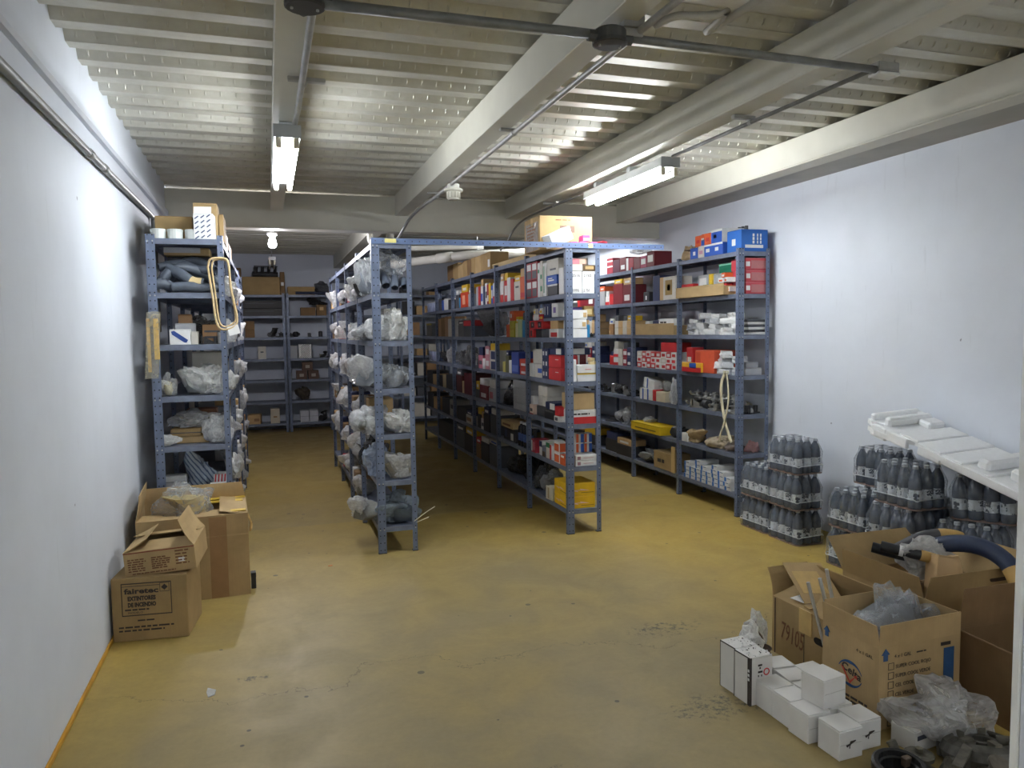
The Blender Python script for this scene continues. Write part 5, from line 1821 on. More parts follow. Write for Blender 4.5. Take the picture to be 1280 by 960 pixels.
fillrow(RC, 5, 2, yb(5), yb(6) - .08, [('grey crate', .3, .16, DGREY), ('yellow-lidded grey box', .36, .18, (110, 108, 100), (('L', 0, 1, .85, 1, (170, 150, 40)),))], XC0, .24, 19)
fillrow(RC, 5, 4, yb(5), yb(6) - .08, [('brown pair carton', .3, .14, TAN), ('black carton', .36, .18, BLK)], XC0, .24, 20)
fillrow(RC, 5, 5, yb(5), yb(6) - .08, [('tan carton', .3, .16, TAN), ('dark carton', .36, .2, BLK)], XC0, .24, 21)

# ------------------------------------------------ right wall rack
XR0 = 3.66
PL['z'], PL['place'] = 2.191, 'top of right wall rack'
def ttl(t, s, face, col=WHT, seed=1, rect=(.3, .85, .25, .75), rows=3):
    marks(t, face, s, rect, rows, pm(col, .5), seed, fill=.5)
t = B('blue carton with white lettering at rack end', (3.69, 3.945), (5.30, 5.50), 0, .178, (30, 96, 176), ())
[patch(t, 'F', (.255, .2, .178), (x_, x_ + w_, .36 + .16 * j_, .49 + .16 * j_), PAPER, 'printed_lettering') for x_, w_ in ((.42, .07), (.58, .05), (.70, .05)) for j_ in range(3)]; patch(t, 'L', (.255, .2, .178), (.35, .6, .3, .6), PAPER, 'label'); patch(t, 'F', (.255, .2, .178), (.14, .82, .16, .3), PAPER, 'printed_panel')
B('long blue and white carton', (XR0, 3.85), (5.52, 5.80), 0, .10, BLU, (('L', .1, .3, .35, .65, WHT, 'label'), ('L', .6, .78, .35, .65, WHT, 'label'), ('L', 0, 1, .85, 1, WHT)))
B('white printed box with pink text', (XR0, 3.85), (5.805, 5.90), 0, .10, OFFW, (('L', .2, .8, .3, .6, (180, 130, 150)),))
B('short blue and white carton', (XR0, 3.85), (5.905, 6.03), 0, .095, BLU, (('L', .4, .7, .3, .65, WHT, 'label'),))
B('blue and white carton stacked above', (XR0, 3.88), (5.53, 5.69), .102, .115, WHT, (('L', 0, 1, 0, .8, BLU), ('L', .25, .5, .35, .6, WHT, 'label')))
B('orange box with red arrow', (XR0 + .01, 3.84), (5.715, 5.81), .102, .10, ORG, (('L', .25, .75, .3, .6, RED),))
B('slim orange and blue box', (XR0 + .01, 3.84), (5.815, 5.865), .102, .10, ORG, (('L', 0, 1, 0, .5, BLU), ('L', .1, .9, .4, .65, WHT)))
B('orange box with red print', (XR0 + .01, 3.84), (5.87, 5.965), .102, .095, ORG, (('L', .25, .75, .3, .6, RED),))
for k in range(4):
    bottle('small black bottle behind the blue carton', 3.74 + .055 * k, 5.56, .102 + .13 - .13, .001) if False else None
b = MB(); b.lathe([(.02, 0), (.02, .07), (.012, .08), (.012, .1)], 10); sm_me = b.mesh('body', pm(BLK, .3), smooth=True)
for k in range(3):
    t = empty('small_bottle', (3.90, 5.53 + .05 * k, PL['z'] + .0), (0, 0, 0)); t.scale = (1.1, 1.1, 2.1)
    link('body', sm_me, t); b = MB(); b.lathe([(.0135, .1), (.0135, .115)], 8); b.build('cap', pm((70, 70, 74), .4), t)
    tag(t, 'slender black bottle behind the blue carton', 'bottle', PL['place'])
bag('tan coiled gasket bag', (3.72, 6.13), (.14, .16, .14), 3, film((186, 160, 120), .1, .3), inner=RUST)
its = [('crimson carton', .15, .15, DRED, (PANW,)), ('magenta and white box', .13, .12, (150, 50, 80), (PANW,)), ('dark red box', .14, .12, DRED), ('crimson box with white edge', .16, .13, CRIM, (('L', 0, .3, 0, 1, WHT),)), ('dark crimson box', .15, .15, DRED, (PANS,)), ('dark plum box', .16, .14, (80, 30, 50)), ('striped red box', .15, .17, CRIM, (('L', 0, 1, .4, .5, WHT), ('L', 0, 1, .75, .85, WHT)))]
y = 6.70
for k, it in enumerate(its):
    B(it[0], (XR0, 3.86), (y, y + it[1]), 0, it[2], it[3], it[4] if len(it) > 4 else ())
    y += it[1] + .008
bag('silver-white plastic bag', (3.70, 7.05, .15), (.16, .34, .08), 2, FILM, sub=3)

shelf(RR, 0, 1)
t = open_carton('cardboard_tray', 'long cardboard tray jutting from the shelf, %s' % PL['place'], 'tray', (.24, .77, .075), (3.73, 5.81, PL['z']), 0, CARD, {'L': (6, .02, .0, 0)})
B('red and yellow box in tray', (3.66, 3.80), (5.98, 6.18), .006, .12, RED, (('L', .15, .45, .25, .7, YEL), ('L', .6, .9, .3, .6, (226, 190, 120))))
B('grey framed white box in tray', (3.70, 3.82), (5.80, 5.96), .006, .19, LGREY, (('L', .15, .85, .2, .85, WHT),))
B('yellow slim box in tray', (3.70, 3.82), (5.74, 5.79), .006, .19, YEL)
for k in range(5):
    B('grey catalogue standing in tray', (3.71, 3.83), (5.545 + k * .038, 5.58 + k * .038), .006, .185 - .006 * (k % 2), LGREY, (), name='catalogue', cat='catalogue')
B('green small box in tray', (3.645, 3.69), (5.68, 5.80), .006, .095, GRN, (('L', .2, .6, .3, .6, (170, 220, 190)),))
for k in range(6):
    b = MB(); b.lathe([(.008, 0), (.008, .07), (.004, .08)], 8)
    o = b.build('marker_bottle', pm((50, 52, 58), .4), None, loc=(3.66 + .012 * (k % 2), 5.57 + .02 * k, PL['z'] + .006)); tag(o, 'tiny dark vial in cardboard tray', 'vial', PL['place'])
for k, (y, z, c) in enumerate(((5.46, .1, WHT), (5.50, .14, ORG), (5.44, .02, WHT), (5.50, .05, RED), (5.55, .10, WHT))):
    B('orange and white little box', (3.655, 3.73), (y - .03, y + .03), z + (.006), .04, c, (('L', .2, .8, .2, .6, ORG if c == WHT else WHT),), rz=k * 7 - 12)
B('dark green lidded case', (3.76, 3.93), (5.40, 5.72), .195, .08, (26, 110, 84), (('L', 0, 1, .8, 1, (120, 190, 160)),))
for k in range(3):
    B('%s translucent red storage box' % ('lowest', 'middle', 'topmost')[k], (3.735, 3.945), (5.30, 5.50) if k != 2 else (5.305, 5.505), k * .098, .096, (186, 64, 74), (('F', .02, .2, .3, .7, WHT, 'label'), ('F', .25, 1, .12, .8, (176, 110, 110)), ('F', 0, 1, .9, 1, (200, 90, 96))))

# crumpled white packets
PKT = [pm((206, 206, 206), .5, 0, .1, 9, .3), pm((188, 190, 194), .4, 0, .15, 9, .3), pm((222, 222, 220), .5, 0, .05, 9, .3)]


def pkt_mesh(seed, mat):
    key = ('pkt', seed, mat.name)
    if key not in _parts:
        bm = bmesh.new()
        bmesh.ops.create_cube(bm, size=1)
        bmesh.ops.subdivide_edges(bm, edges=bm.edges[:], cuts=2, use_grid_fill=True)
        for v in bm.verts:
            n_ = noise.noise_vector(v.co * 2.2 + Vector((seed * 5.1, seed, 0)))
            v.co += n_ * .16
            v.co.z = max(v.co.z, -.5)
        me = bpy.data.meshes.new('packet'); bm.to_mesh(me); bm.free(); me.materials.append(mat); _parts[key] = me
    return _parts[key]


def heap(desc, x0, x1, y0, y1, rows, size, n, seed, cat='packet', top=1.0, name='packet'):
    rnd = random.Random(seed)
    for r_ in range(rows):
        m_ = max(1, int(n * (1 - .22 * r_)))
        for k in range(m_):
            y = y0 + (y1 - y0) * ((k + .5 + rnd.uniform(-.2, .2)) / m_) * (1 if r_ == 0 else 1)
            x = rnd.uniform(x0, x1)
            s = [size[i] * rnd.uniform(.8, 1.2) for i in range(3)]
            o = link(name, pkt_mesh(rnd.randint(0, 5), rnd.choice(PKT)), None, (x, y, PL['z'] + s[2] / 2 + r_ * size[2] * .95), (rnd.uniform(-.15, .15) * min(r_, 1), 0, rnd.uniform(-.6, .6)), s)
            tag(o, desc, cat, PL['place'])


shelf(RR, 0, 2)
heap('crumpled silver-white packet in a heap', 3.70, 3.86, 5.42, 6.17, 4, (.10, .085, .05), 10, 5)
for k in range(6):
    B('%s flat %s packet in end stack' % (('lowest', 'second', 'third', 'fourth', 'fifth', 'topmost')[k], ('white', 'dark')[k % 2]), (3.76, 3.93), (5.305, 5.40), k * .021, .02, (70, 72, 78) if k % 2 else WHT, (), rz=(k * 37) % 13 - 6, name='packet', cat='packet')
shelf(RR, 0, 3)
B('orange-red ribbed carton', (XR0, 3.88), (5.64, 5.94), 0, .20, (206, 86, 56), (('L', .05, .3, .1, .9, (186, 70, 46)),))
B('yellow, red and blue battery box', (XR0 - .03, 3.655), (5.80, 6.12), .001, .085, (220, 170, 40), (('L', 0, 1, 0, .5, RED), ('L', .4, .75, .4, .95, BLU)), name='battery_box')
B('red narrow box by the post', (XR0 + .02, 3.80), (6.02, 6.12), .0, .22, RED, (('L', .2, .8, .4, .6, WHT),))
heap('shiny white packet heaped near the end', 3.70, 3.84, 5.40, 5.63, 4, (.10, .085, .05), 4, 9)
B('grey tin box, lower', (3.74, 3.90), (5.305, 5.42), 0, .06, LGREY)
B('grey tin lid, upper', (3.75, 3.87), (5.31, 5.41), .062, .045, (140, 142, 146))
shelf(RR, 0, 4)
KINDS = ['pump', 'elbow', 'alternator', 'cylinder', 'bracket', 'bearing']
rnd = random.Random(21)
for k in range(14):
    kd = KINDS[k % 6]
    part(kd, {'pump': 'cast alloy pump', 'elbow': 'cast alloy elbow', 'alternator': 'grey alternator', 'cylinder': 'upright alloy cylinder', 'bracket': 'steel bracket', 'bearing': 'steel bearing ring'}[kd],
         3.72 + .12 * (k % 2), 5.42 + k * .054, 0, (ALU, pm((150, 146, 138), .45, .6, .3, 18, .3), IRON)[k % 3], rnd.uniform(0, 360), rnd.uniform(.75, 1.1))
for k in range(5):
    part('pump', 'alloy pump atop the parts heap', 3.76, 5.5 + k * .14, .085, ALU, rnd.uniform(0, 360), .8)
part('bracket', 'dark bracket at the rack end', 3.85, 5.36, 0, IRON, 20, .9)
part('elbow', 'alloy elbow at the rack end', 3.80, 5.37, 0, ALU, 100, .8)
shelf(RR, 0, 5)
bag('brown kraft paper bag, flattened', (3.76, 5.98), (.22, .36, .15), 4, pm((176, 152, 112), .7, 0, .2, 5, .4), inner=None, cat='paper bag', name='paper_bag')
bag('dirty cream cloth bundle', (3.75, 5.66), (.24, .30, .12), 6, pm((170, 156, 134), .8, 0, .25, 6, .5), cat='bundle', name='cloth_bundle')
bag('grey rag bundle', (3.77, 5.44), (.2, .2, .09), 1, pm((112, 100, 92), .8, 0, .3, 8, .5), cat='bundle', name='cloth_bundle', sub=3)
bag('pinkish plastic bag at the rack end', (3.86, 5.36), (.15, .10, .10), 3, film((206, 160, 160), .2, .25), sub=3)
B('small white box behind the paper bag', (XR0, 3.74), (6.08, 6.17), 0, .08, WHT)
shelf(RR, 0, 6)
rnd = random.Random(2)
for c_ in range(8):
    for k in range(3 + (c_ % 3)):
        y = 5.40 + c_ * .092
        B('%s slim blue-white box in %s stack' % (('bottom', 'second', 'third', 'fourth', 'fifth')[k], ('nearest', 'second', 'third', 'fourth', 'fifth', 'sixth', 'seventh', 'farthest')[c_]), (XR0 - .005 + rnd.uniform(0, .015), 3.86), (y, y + .086), k * .037, .036, WHT, (('L', 0, .3, 0, 1, (50, 110, 180)), ('L', .4, .9, .7, .9, (120, 130, 150))), rz=rnd.uniform(-2, 2))
# belt loop hanging from the fourth shelf
t = empty('rubber_belt', (3.645, 5.43, 1.2))
pts = smoothpts([(0, .02, .0), (-.012, .055, -.10), (-.012, .05, -.25), (-.01, .0, -.42), (-.008, -.05, -.52), (-.01, -.09, -.58)], 6)
b = MB(); b.tube(pts, .014, 8, flat=.5); pts = smoothpts([(0, .0, .0), (-.02, -.05, -.10), (-.022, -.06, -.25), (-.02, .0, -.42), (-.016, .07, -.55), (-.006, .10, -.60)], 6); b.tube(pts, .014, 8, flat=.5)
b.build('belt', pm((206, 196, 166), .6, 0, .12, 10, .1), t, smooth=True)
b = MB(); b.cbox(-.006, .0, -.012, .03, .05, .024, c=.004); b.build('tie', pm((190, 184, 160), .6), t)
tag(t, 'cream drive belt loop hanging down the right rack front', 'belt')

Y1 = Y0 + BAY
shelf(RR, 1, 1)
t = B('white box with round gold motif', (XR0, 3.84), (Y1 + .07, Y1 + .36), 0, .22, OFFW, (('L', .0, .22, 0, 1, TAN), ('L', .35, .8, .2, .85, (150, 124, 70)), ('L', .48, .68, .4, .65, (40, 40, 40))))
B('navy tall carton', (XR0 + .03, 3.86), (Y1 + .42, Y1 + .56), 0, .25, NAVY)
B('black small box with white mark', (XR0 + .02, 3.80), (Y1 + .62, Y1 + .74), 0, .10, BLK, (('L', .4, .6, .2, .6, WHT),))
shelf(RR, 1, 2)
t = open_carton('cardboard_tray', 'cardboard tray with white boxes, %s' % PL['place'], 'tray', (.22, .78, .09), (3.765, Y1 + .48, PL['z']), 0, CARD, {'L': (5, .02, 0, 0)})
t = B('white box with handwriting in tray', (3.68, 3.80), (Y1 + .14, Y1 + .42), .006, .15, PAPER)
marks(t, 'L', (.12, .28, .15), (.1, .8, .5, .85), 2, INK, 6, fill=.6)
B('navy box in tray', (3.70, 3.82), (Y1 + .44, Y1 + .58), .006, .14, NAVY)
B('small white box in tray', (3.68, 3.80), (Y1 + .60, Y1 + .70), .006, .13, WHT)
B('small pink box in tray', (3.68, 3.80), (Y1 + .72, Y1 + .83), .006, .10, PINK)
shelf(RR, 1, 3)
rnd = random.Random(7)
for r_ in range(3):
    for k in range(8):
        c = rnd.choice((RED, WHT, WHT, RED, OFFW, YEL if k > 5 else RED))
        B('%s row red and white parts box' % ('bottom', 'middle', 'top')[r_], (XR0 + rnd.uniform(0, .01), 3.82), (Y1 + .06 + k * .10, Y1 + .155 + k * .10), r_ * .056, .055, c, (('L', .2, .8, .2, .7, WHT if c != WHT else RED),), rz=rnd.uniform(-3, 3))
B('big red rounded carton above the small boxes', (XR0 + .02, 3.84), (Y1 + .08, Y1 + .38), .17, .09, RED)
shelf(RR, 1, 4)
B('white box with blue bands', (XR0, 3.83), (Y1 + .52, Y1 + .78), 0, .11, WHT, (('L', .2, .3, 0, 1, BLU), ('L', .6, .7, 0, 1, BLU)))
B('white and blue box tilted above', (XR0 + .02, 3.83), (Y1 + .52, Y1 + .74), .112, .10, WHT, (('L', .3, .4, 0, 1, BLU),), rx=8)
B('cream carton among parts', (XR0, 3.80), (Y1 + .26, Y1 + .44), 0, .10, (206, 196, 170))
B('red small box among parts', (XR0, 3.78), (Y1 + .455, Y1 + .51), 0, .11, RED)
part('alternator', 'alloy alternator above cream carton', 3.74, Y1 + .36, .102, ALU, 70)
part('cylinder', 'alloy cylinder near the far post', 3.74, Y1 + .86, 0, ALU, 0)
bag('white net bag hanging at the post', (3.67, Y1 + .08, .0), (.09, .13, .26), 8, FILM, inner=IRON, sub=3)
shelf(RR, 1, 5)
t = B('long yellow tool box with dark print', (XR0 - .03, 3.82), (Y1 + .30, Y1 + .93), 0, .085, (220, 184, 30), (('L', .15, .85, .3, .45, (120, 100, 30)), ('L', 0, 1, .9, 1, (196, 160, 20))))
part('alternator', 'dark alternator at the near side', 3.74, Y1 + .16, 0, IRON, 20)
part('pump', 'dark pump next to the yellow box', 3.86, Y1 + .24, 0, IRON, 220)
bag('clear bag on the yellow box', (3.75, Y1 + .70, .087), (.14, .2, .06), 1, FILM, sub=3)
shelf(RR, 1, 6)
t = B('brown carton with black lettering', (XR0 - .01, 3.84), (Y1 + .09, Y1 + .47), 0, .17, CARD2, (), style='carton', name='carton')
marks(t, 'L', (.19, .38, .17), (.2, .7, .35, .6), 1, INK, 9, fill=.8)
bag('grey plastic sheet bundle', (3.74, Y1 + .70), (.2, .36, .14), 5, film((180, 184, 190), .2, .2), inner=IRON)
b = MB(); b.box(0, .01, 0, .06, 0, .25); o = b.build('wood_strip', pm((200, 168, 110), .6), None, loc=(3.648, Y1 + .065, PL['z'])); tag(o, 'upright pale wooden strip leaning by the post', 'wood strip', PL['place'])
for bay in (2, 3):
    yy = Y0 + BAY * bay + .05
    ye = yy + BAY - .10
    fillrow(RR, bay, 1, yy, ye, [('dark red box', .2, .2, DRED, (PANS,)), ('crimson carton', .22, .22, (120, 30, 40)), ('small red box', .1, .12, RED), ('white and red box', .1, .1, WHT, (PANR,)), ('grey box', .14, .16, LGREY)], XR0, .2, 40)
    fillrow(RR, bay, 2, yy, ye, [('brown little box', .1, .075, TAN, (), 2), ('cream little box', .1, .075, OFFW, (), 2), ('tan little box', .1, .075, TAN, (), 2), ('pale box', .1, .075, OFFW, (), 2), ('brown box', .12, .12, BRN)], XR0, .2, 41)
    fillrow(RR, bay, 3, yy, ye, [('navy box', .1, .1, NAVY, (PANS,), 2), ('crimson and white box', .1, .09, CRIM, (PANW,), 2), ('white and cream box', .1, .09, OFFW, (), 2), ('white carton', .12, .09, WHT, (PANR,), 2), ('red box', .1, .1, RED)], XR0, .2, 42)
    shelf(RR, bay, 4)
    for k in range(5):
        part(KINDS[k], 'grey metal part', 3.74, yy + .08 + .16 * k, 0, (IRON, ALU)[k % 2], k * 50)
    shelf(RR, bay, 5)
    bag('clear bag of wires', (3.76, yy + .3), (.2, .34, .2), bay, FILM, inner=IRON, sub=3)
    part('disc', 'dark round disc', 3.78, yy + .65, 0, IRON, 0)
    fillrow(RR, bay, 6, yy, ye, [('black tray', .36, .12, BLK), ('black box', .3, .14, BLK)], XR0, .24, 43)

# ------------------------------------------------ bag-filled rack
PKX = (.705, .975)
shelf(RB, 0, 1)
for k, (pts, r) in enumerate((([(.80, 5.30, .05), (.79, 5.38, .13), (.80, 5.50, .15), (.86, 5.62, .10)], .030), ([(.86, 5.29, .035), (.87, 5.38, .14), (.84, 5.52, .17)], .026), ([(.93, 5.30, .04), (.94, 5.40, .10), (.90, 5.55, .06)], .024))):
    t = empty('rubber_hose', (0, 0, PL['z']))
    hose_mesh(pts, r).build('hose', pm((76, 84, 98), .45), t, smooth=True)
    tag(t, 'bent grey radiator hose', 'hose', PL['place'])
bag('clear bag over the hoses', (.83, 5.45, .12), (0.283, 0.336, 0.207), 2, FILMD, sub=4)
bag('white crumpled bag bulging into aisle', (.715, 5.62), (0.201, 0.291, 0.290), 5, FILM, inner=pm((120, 126, 136), .5))
bag('clear bag drooping off shelf edge', (.70, 5.98), (0.189, 0.381, 0.161), 7, FILM, inner=IRON)
shelf(RB, 0, 2)
bag('white knotted bag', (.87, 5.38), (0.236, 0.179, 0.241), 3, FILMW, inner=pm((170, 172, 170), .5))
bag('clear bag behind the white knotted bag', (.80, 5.58), (0.260, 0.269, 0.207), 6, FILM, inner=pm((150, 150, 146), .5))
B('grey-white box at the back', (.84, .97), (5.72, 5.9), 0, .24, OFFW)
bag('flat clear sheet bag drooping over the edge', (.71, 5.88), (0.236, 0.560, 0.127), 1, FILM, inner=pm((130, 134, 140), .5))
shelf(RB, 0, 3)
bag('large clear bag spilling toward the aisle', (.76, 5.60), (0.425, 0.616, 0.253), 4, FILM, inner=pm((140, 146, 152), .5))
bag('silver tube bag sloping across', (.87, 5.37, .0), (0.248, 0.157, 0.184), 8, FILMD, inner=pm((120, 124, 130), .4))
bag('clear packet heap over rack edge', (.70, 6.02), (0.236, 0.336, 0.196), 0, FILM, inner=IRON)
shelf(RB, 0, 4)
bag('shiny flat silver bag at the end', (.86, 5.39), (0.295, 0.202, 0.172), 5, FILMW, inner=pm((160, 164, 166), .4))
bag('crinkled clear bag hanging over aisle side', (.70, 5.62, -.02), (0.307, 0.560, 0.218), 6, FILM, inner=pm((120, 122, 118), .5))
B('plain brown carton', (.74, .93), (5.95, 6.14), 0, .2, CARD, (), style='carton', name='carton')
shelf(RB, 0, 5)
bag('clear bag of grey parts at the end', (.86, 5.39), (0.283, 0.213, 0.196), 7, FILM, inner=pm((146, 142, 130), .5))
bag('bluish clear bag near aisle', (.74, 5.56), (0.236, 0.246, 0.253), 2, film((190, 204, 226), .35, .2), inner=pm((150, 160, 180), .5))
bag('dark bag farther in', (.78, 5.95), (0.260, 0.358, 0.230), 3, film((90, 92, 98), .3, .25), inner=IRON)
shelf(RB, 0, 6)
bag('striped silver-grey bag at the end', (.86, 5.40), (0.354, 0.246, 0.241), 1, film((150, 164, 176), .2, .15), inner=pm((70, 80, 90), .4))
bag('clear bag drooping left over the aisle', (.66, 5.50, .02), (0.307, 0.336, 0.196), 4, FILM, inner=pm((120, 120, 116), .5))
b = MB(); b.tube([(.95, 5.29, .02), (1.05, 5.25, .10), (1.10, 5.24, .13)], .003, 5); b.tube([(.96, 5.29, .01), (1.06, 5.27, .05)], .003, 5)
o = b.build('cable_tie', pm((226, 222, 200), .5), None, loc=(0, 0, PL['z'])); tag(o, 'pale cable ties sticking out of bottom bag', 'cable tie')
for bay in (1, 2, 3):
    yy = Y0 + BAY * bay + .05
    for lv in range(1, 7 if bay < 3 else 6):
        shelf(RB, bay, lv)
        s = bay * 7 + lv
        bag('clear crumpled bag', (.77, yy + .2), (.22 + .03 * (s % 2), .34, .16 + .02 * (s % 3)), s, FILM, inner=(IRON, pm((140, 140, 136), .5), RUST)[s % 3], sub=3)
        if s % 2:
            B('brown box at aisle edge', (.705, .9), (yy + .45, yy + .63), 0, .12 + .02 * (s % 3), CARD3, ())
        else:
            bag('white-grey packet bag', (.76, yy + .55), (0.236, 0.314, 0.184), s + 3, FILMW, inner=None, sub=3)
        B(('red', 'white', 'tan', 'navy')[s % 4] + ' box near far post', (.71, .88), (yy + .68, yy + .80), 0, .12 + .02 * (s % 4), (RED, WHT, TAN, NAVY)[s % 4], (PANS,) if s % 4 == 0 else ())

# ------------------------------------------------ left wall rack
PL['z'], PL['place'] = 2.191, 'top of left wall rack'
b = MB(); b.lathe([(.042, 0), (.046, .003), (.047, .05), (.048, .052), (.048, .062), (.045, .064)], 18); cup_me = b.mesh('body', pm((206, 210, 206), .5), smooth=False)
b = MB(); b.lathe([(.044, .064), (.03, .066)], 18); cupl_me = b.mesh('lid', pm((190, 194, 190), .5))
for k, x in enumerate((-.645, -.545, -.44)):
    t = empty('tape_roll', (x, 5.36, PL['z'])); link('body', cup_me, t); link('lid', cupl_me, t)
    tag(t, 'white round plastic tub', 'tub', PL['place'])
t = B('white box with diagonal blue lettering', (-.425, -.305), (5.30, 5.42), 0, .165, WHT, (), rz=-4)
s = (.12, .12, .165)
Mx, w, h = face_matrix('F', s)
b = MB()
for k in range(5):
    for j in range(3):
        c = Vector((.02 + .036 * j, .01 + .032 * k + .006 * j, 0))
        b.box(-.014, .014, -.0035, .0035, 0, .001, 0, Matrix.Translation(c) @ Matrix.Rotation(R(38), 4, 'Z'))
o = b.build('printed_words', pm((60, 76, 110), .6), t); o.matrix_local = Mx @ Matrix.Translation((0, 0, .0006))
b = MB(); b.box(-.056, .05, -.002, 0, 0, .045); b.build('open_flap', PAPER, t, loc=(0, -.055, .165), rot=(R(-14), 0, 0))
B('wide brown carton behind the tubs', (-.68, -.45), (5.50, 5.85), 0, .17, CARD2, (), style='carton', name='carton')
B('tall brown carton with open top', (-.44, -.29), (5.45, 5.65), 0, .255, CARD, (), style='cartony', name='carton')
B('slim brown carton on the aisle side', (-.285, -.255), (5.48, 5.80), 0, .19, CARD2, (), name='carton')
for k in range(3):
    B('brown carton farther along', (-.66, -.30), (6.0 + .62 * k, 6.5 + .62 * k), 0, .2 + .03 * (k % 2), (CARD2, CARD, CARD3)[k], (), style='carton', name='carton')
shelf(RW, 0, 1)
rnd = random.Random(6)
for k, pts in enumerate(([(-.66, 5.36, .04), (-.60, 5.38, .13), (-.50, 5.42, .17), (-.36, 5.45, .12), (-.29, 5.46, .06)],
                         [(-.60, 5.40, .17), (-.52, 5.36, .12), (-.45, 5.34, .07), (-.38, 5.33, .06)],
                         [(-.57, 5.32, .035), (-.47, 5.31, .04), (-.40, 5.32, .032)],
                         [(-.68, 5.33, .05), (-.63, 5.34, .06), (-.58, 5.37, .035)],
                         [(-.40, 5.31, .03), (-.33, 5.31, .035), (-.28, 5.33, .03)],
                         [(-.64, 5.50, .05), (-.5, 5.52, .22), (-.35, 5.5, .18), (-.29, 5.5, .10)],
                         [(-.66, 5.44, .17), (-.54, 5.47, .20), (-.42, 5.44, .16), (-.31, 5.40, .15)])):
    t = empty('rubber_hose', (0, 0, PL['z']))
    hose_mesh(pts, (.034, .036, .032, .036, .028, .03, .03)[k], 10).build('hose', HOSE, t, smooth=True)
    if k == 1:
        sp = smoothpts(pts, 5); b = MB(); b.tube(sp[-7:-1], .0365, 12, cap=False); b.build('paper_label', pm((214, 190, 140), .6), t, smooth=True)
        tag(t, 'grey bent hose wearing a cream paper label', 'hose', PL['place'])
    else:
        tag(t, 'grey bent rubber hose in the pile', 'hose', PL['place'])
B('flat brown and white box held high', (-.63, -.35), (5.46, 5.68), .255, .05, CARD2, (('F', .0, .8, .3, 1, LGREY),))
for x in (-.60, -.36):
    pass
B('long grey box carrying the flat box', (-.62, -.34), (5.56, 5.74), 0, .254, DGREY)
shelf(RW, 0, 2)
t = B('white box with blue diagonal band', (-.60, -.475), (5.30, 5.38), 0, .10, PAPER, ())
Mx, w, h = face_matrix('F', (.125, .08, .10))
b = MB(); b.prism([(.01, .085), (.028, .09), (.11, .03), (.10, .012), (.085, .015), (.015, .066)], .001); o = b.build('printed_band', pm((40, 70, 140), .5), t); o.matrix_local = Mx @ Matrix.Translation((0, 0, .0006))
B('plain grey-white box', (-.472, -.43), (5.30, 5.38), 0, .085, OFFW)
B('small brown box', (-.56, -.48), (5.45, 5.55), 0, .20, BRN)
B('grey box with windows', (-.575, -.45), (5.39, 5.44), 0, .14, LGREY, (('F', .1, .35, .2, .5, BLK), ('F', .55, .8, .2, .5, BLK)))
B('brown patterned box', (-.41, -.29), (5.40, 5.52), 0, .13, BRN, (('F', .1, .9, .6, .7, DGREY), ('F', .1, .9, .3, .4, DGREY)))
part('bracket', 'dark steel bracket', -.36, 5.345, 0, IRON, 0, .7)
part('cylinder', 'small alloy jar-like cylinder', -.285, 5.335, 0, ALU, 0, .75)
bag('grey crumpled bag at the back', (-.44, 5.70), (.3, .2, .2), 2, film((120, 120, 120), .3, .2), inner=IRON)
shelf(RW, 0, 3)
bag('large white crumpled bag', (-.42, 5.43), (.32, .24, .21), 5, FILMW, inner=pm((170, 172, 168), .5))
bag('smaller white bag by the left post', (-.635, 5.36), (.12, .12, .16), 1, FILM, inner=pm((190, 184, 160), .5))
B('grey-white carton at the back', (-.50, -.28), (5.62, 5.8), 0, .28, OFFW, (('F', 0, 1, .5, .52, LGREY),))
shelf(RW, 0, 4)
bag('clear crumpled bag at right', (-.34, 5.38), (.2, .16, .2), 6, FILM, inner=pm((170, 172, 172), .5))
bag('long clear bag across the shelf', (-.50, 5.52, .1), (.34, .22, .12), 3, FILM, inner=pm((150, 148, 140), .5))
B('brown corrugated box', (-.63, -.44), (5.42, 5.60), .048, .05, CARD2, (('F', 0, 1, .4, .5, DGREY),), rz=-4)
B('flat brown box beneath the corrugated box', (-.60, -.40), (5.42, 5.62), 0, .046, CARD, ())
bag('small white bag at left', (-.63, 5.34), (.16, .09, .08), 8, FILMW, sub=3)
B('rust-brown box at the back', (-.56, -.36), (5.68, 5.85), 0, .2, (120, 80, 56))
shelf(RW, 0, 5)
BST, nt, bs = newmat('striped_bag')
tc = N(nt, 'ShaderNodeTexCoord'); mp = N(nt, 'ShaderNodeMapping'); mp.inputs['Rotation'].default_value = (0, R(40), 0)
nt.links.new(tc.outputs['Object'], mp.inputs[0]); wv = N(nt, 'ShaderNodeTexWave'); wv.inputs['Scale'].default_value = 3.2; wv.inputs['Distortion'].default_value = 1.5; nt.links.new(mp.outputs[0], wv.inputs['Vector'])
nt.links.new(mixcol(nt, fmath(nt, 'GREATER_THAN', wv.outputs[1], .72), lin((150, 160, 172)), lin((66, 84, 112))), bs.inputs['Base Color']); bs.inputs['Roughness'].default_value = .4
bag('tall grey-blue striped paper bag', (-.46, 5.40, .04), (.24, .16, .26), 4, BST, name='paper_bag', cat='paper bag', ry=6)
B('dark box under the striped bag', (-.52, -.40), (5.36, 5.48), 0, .04, BLK)
B('flat brown box at left', (-.68, -.53), (5.30, 5.45), 0, .055, CARD2, ())
B('small grey box over flat brown box', (-.67, -.54), (5.33, 5.45), .057, .07, LGREY, (('F', 0, 1, .45, .5, DGREY),))
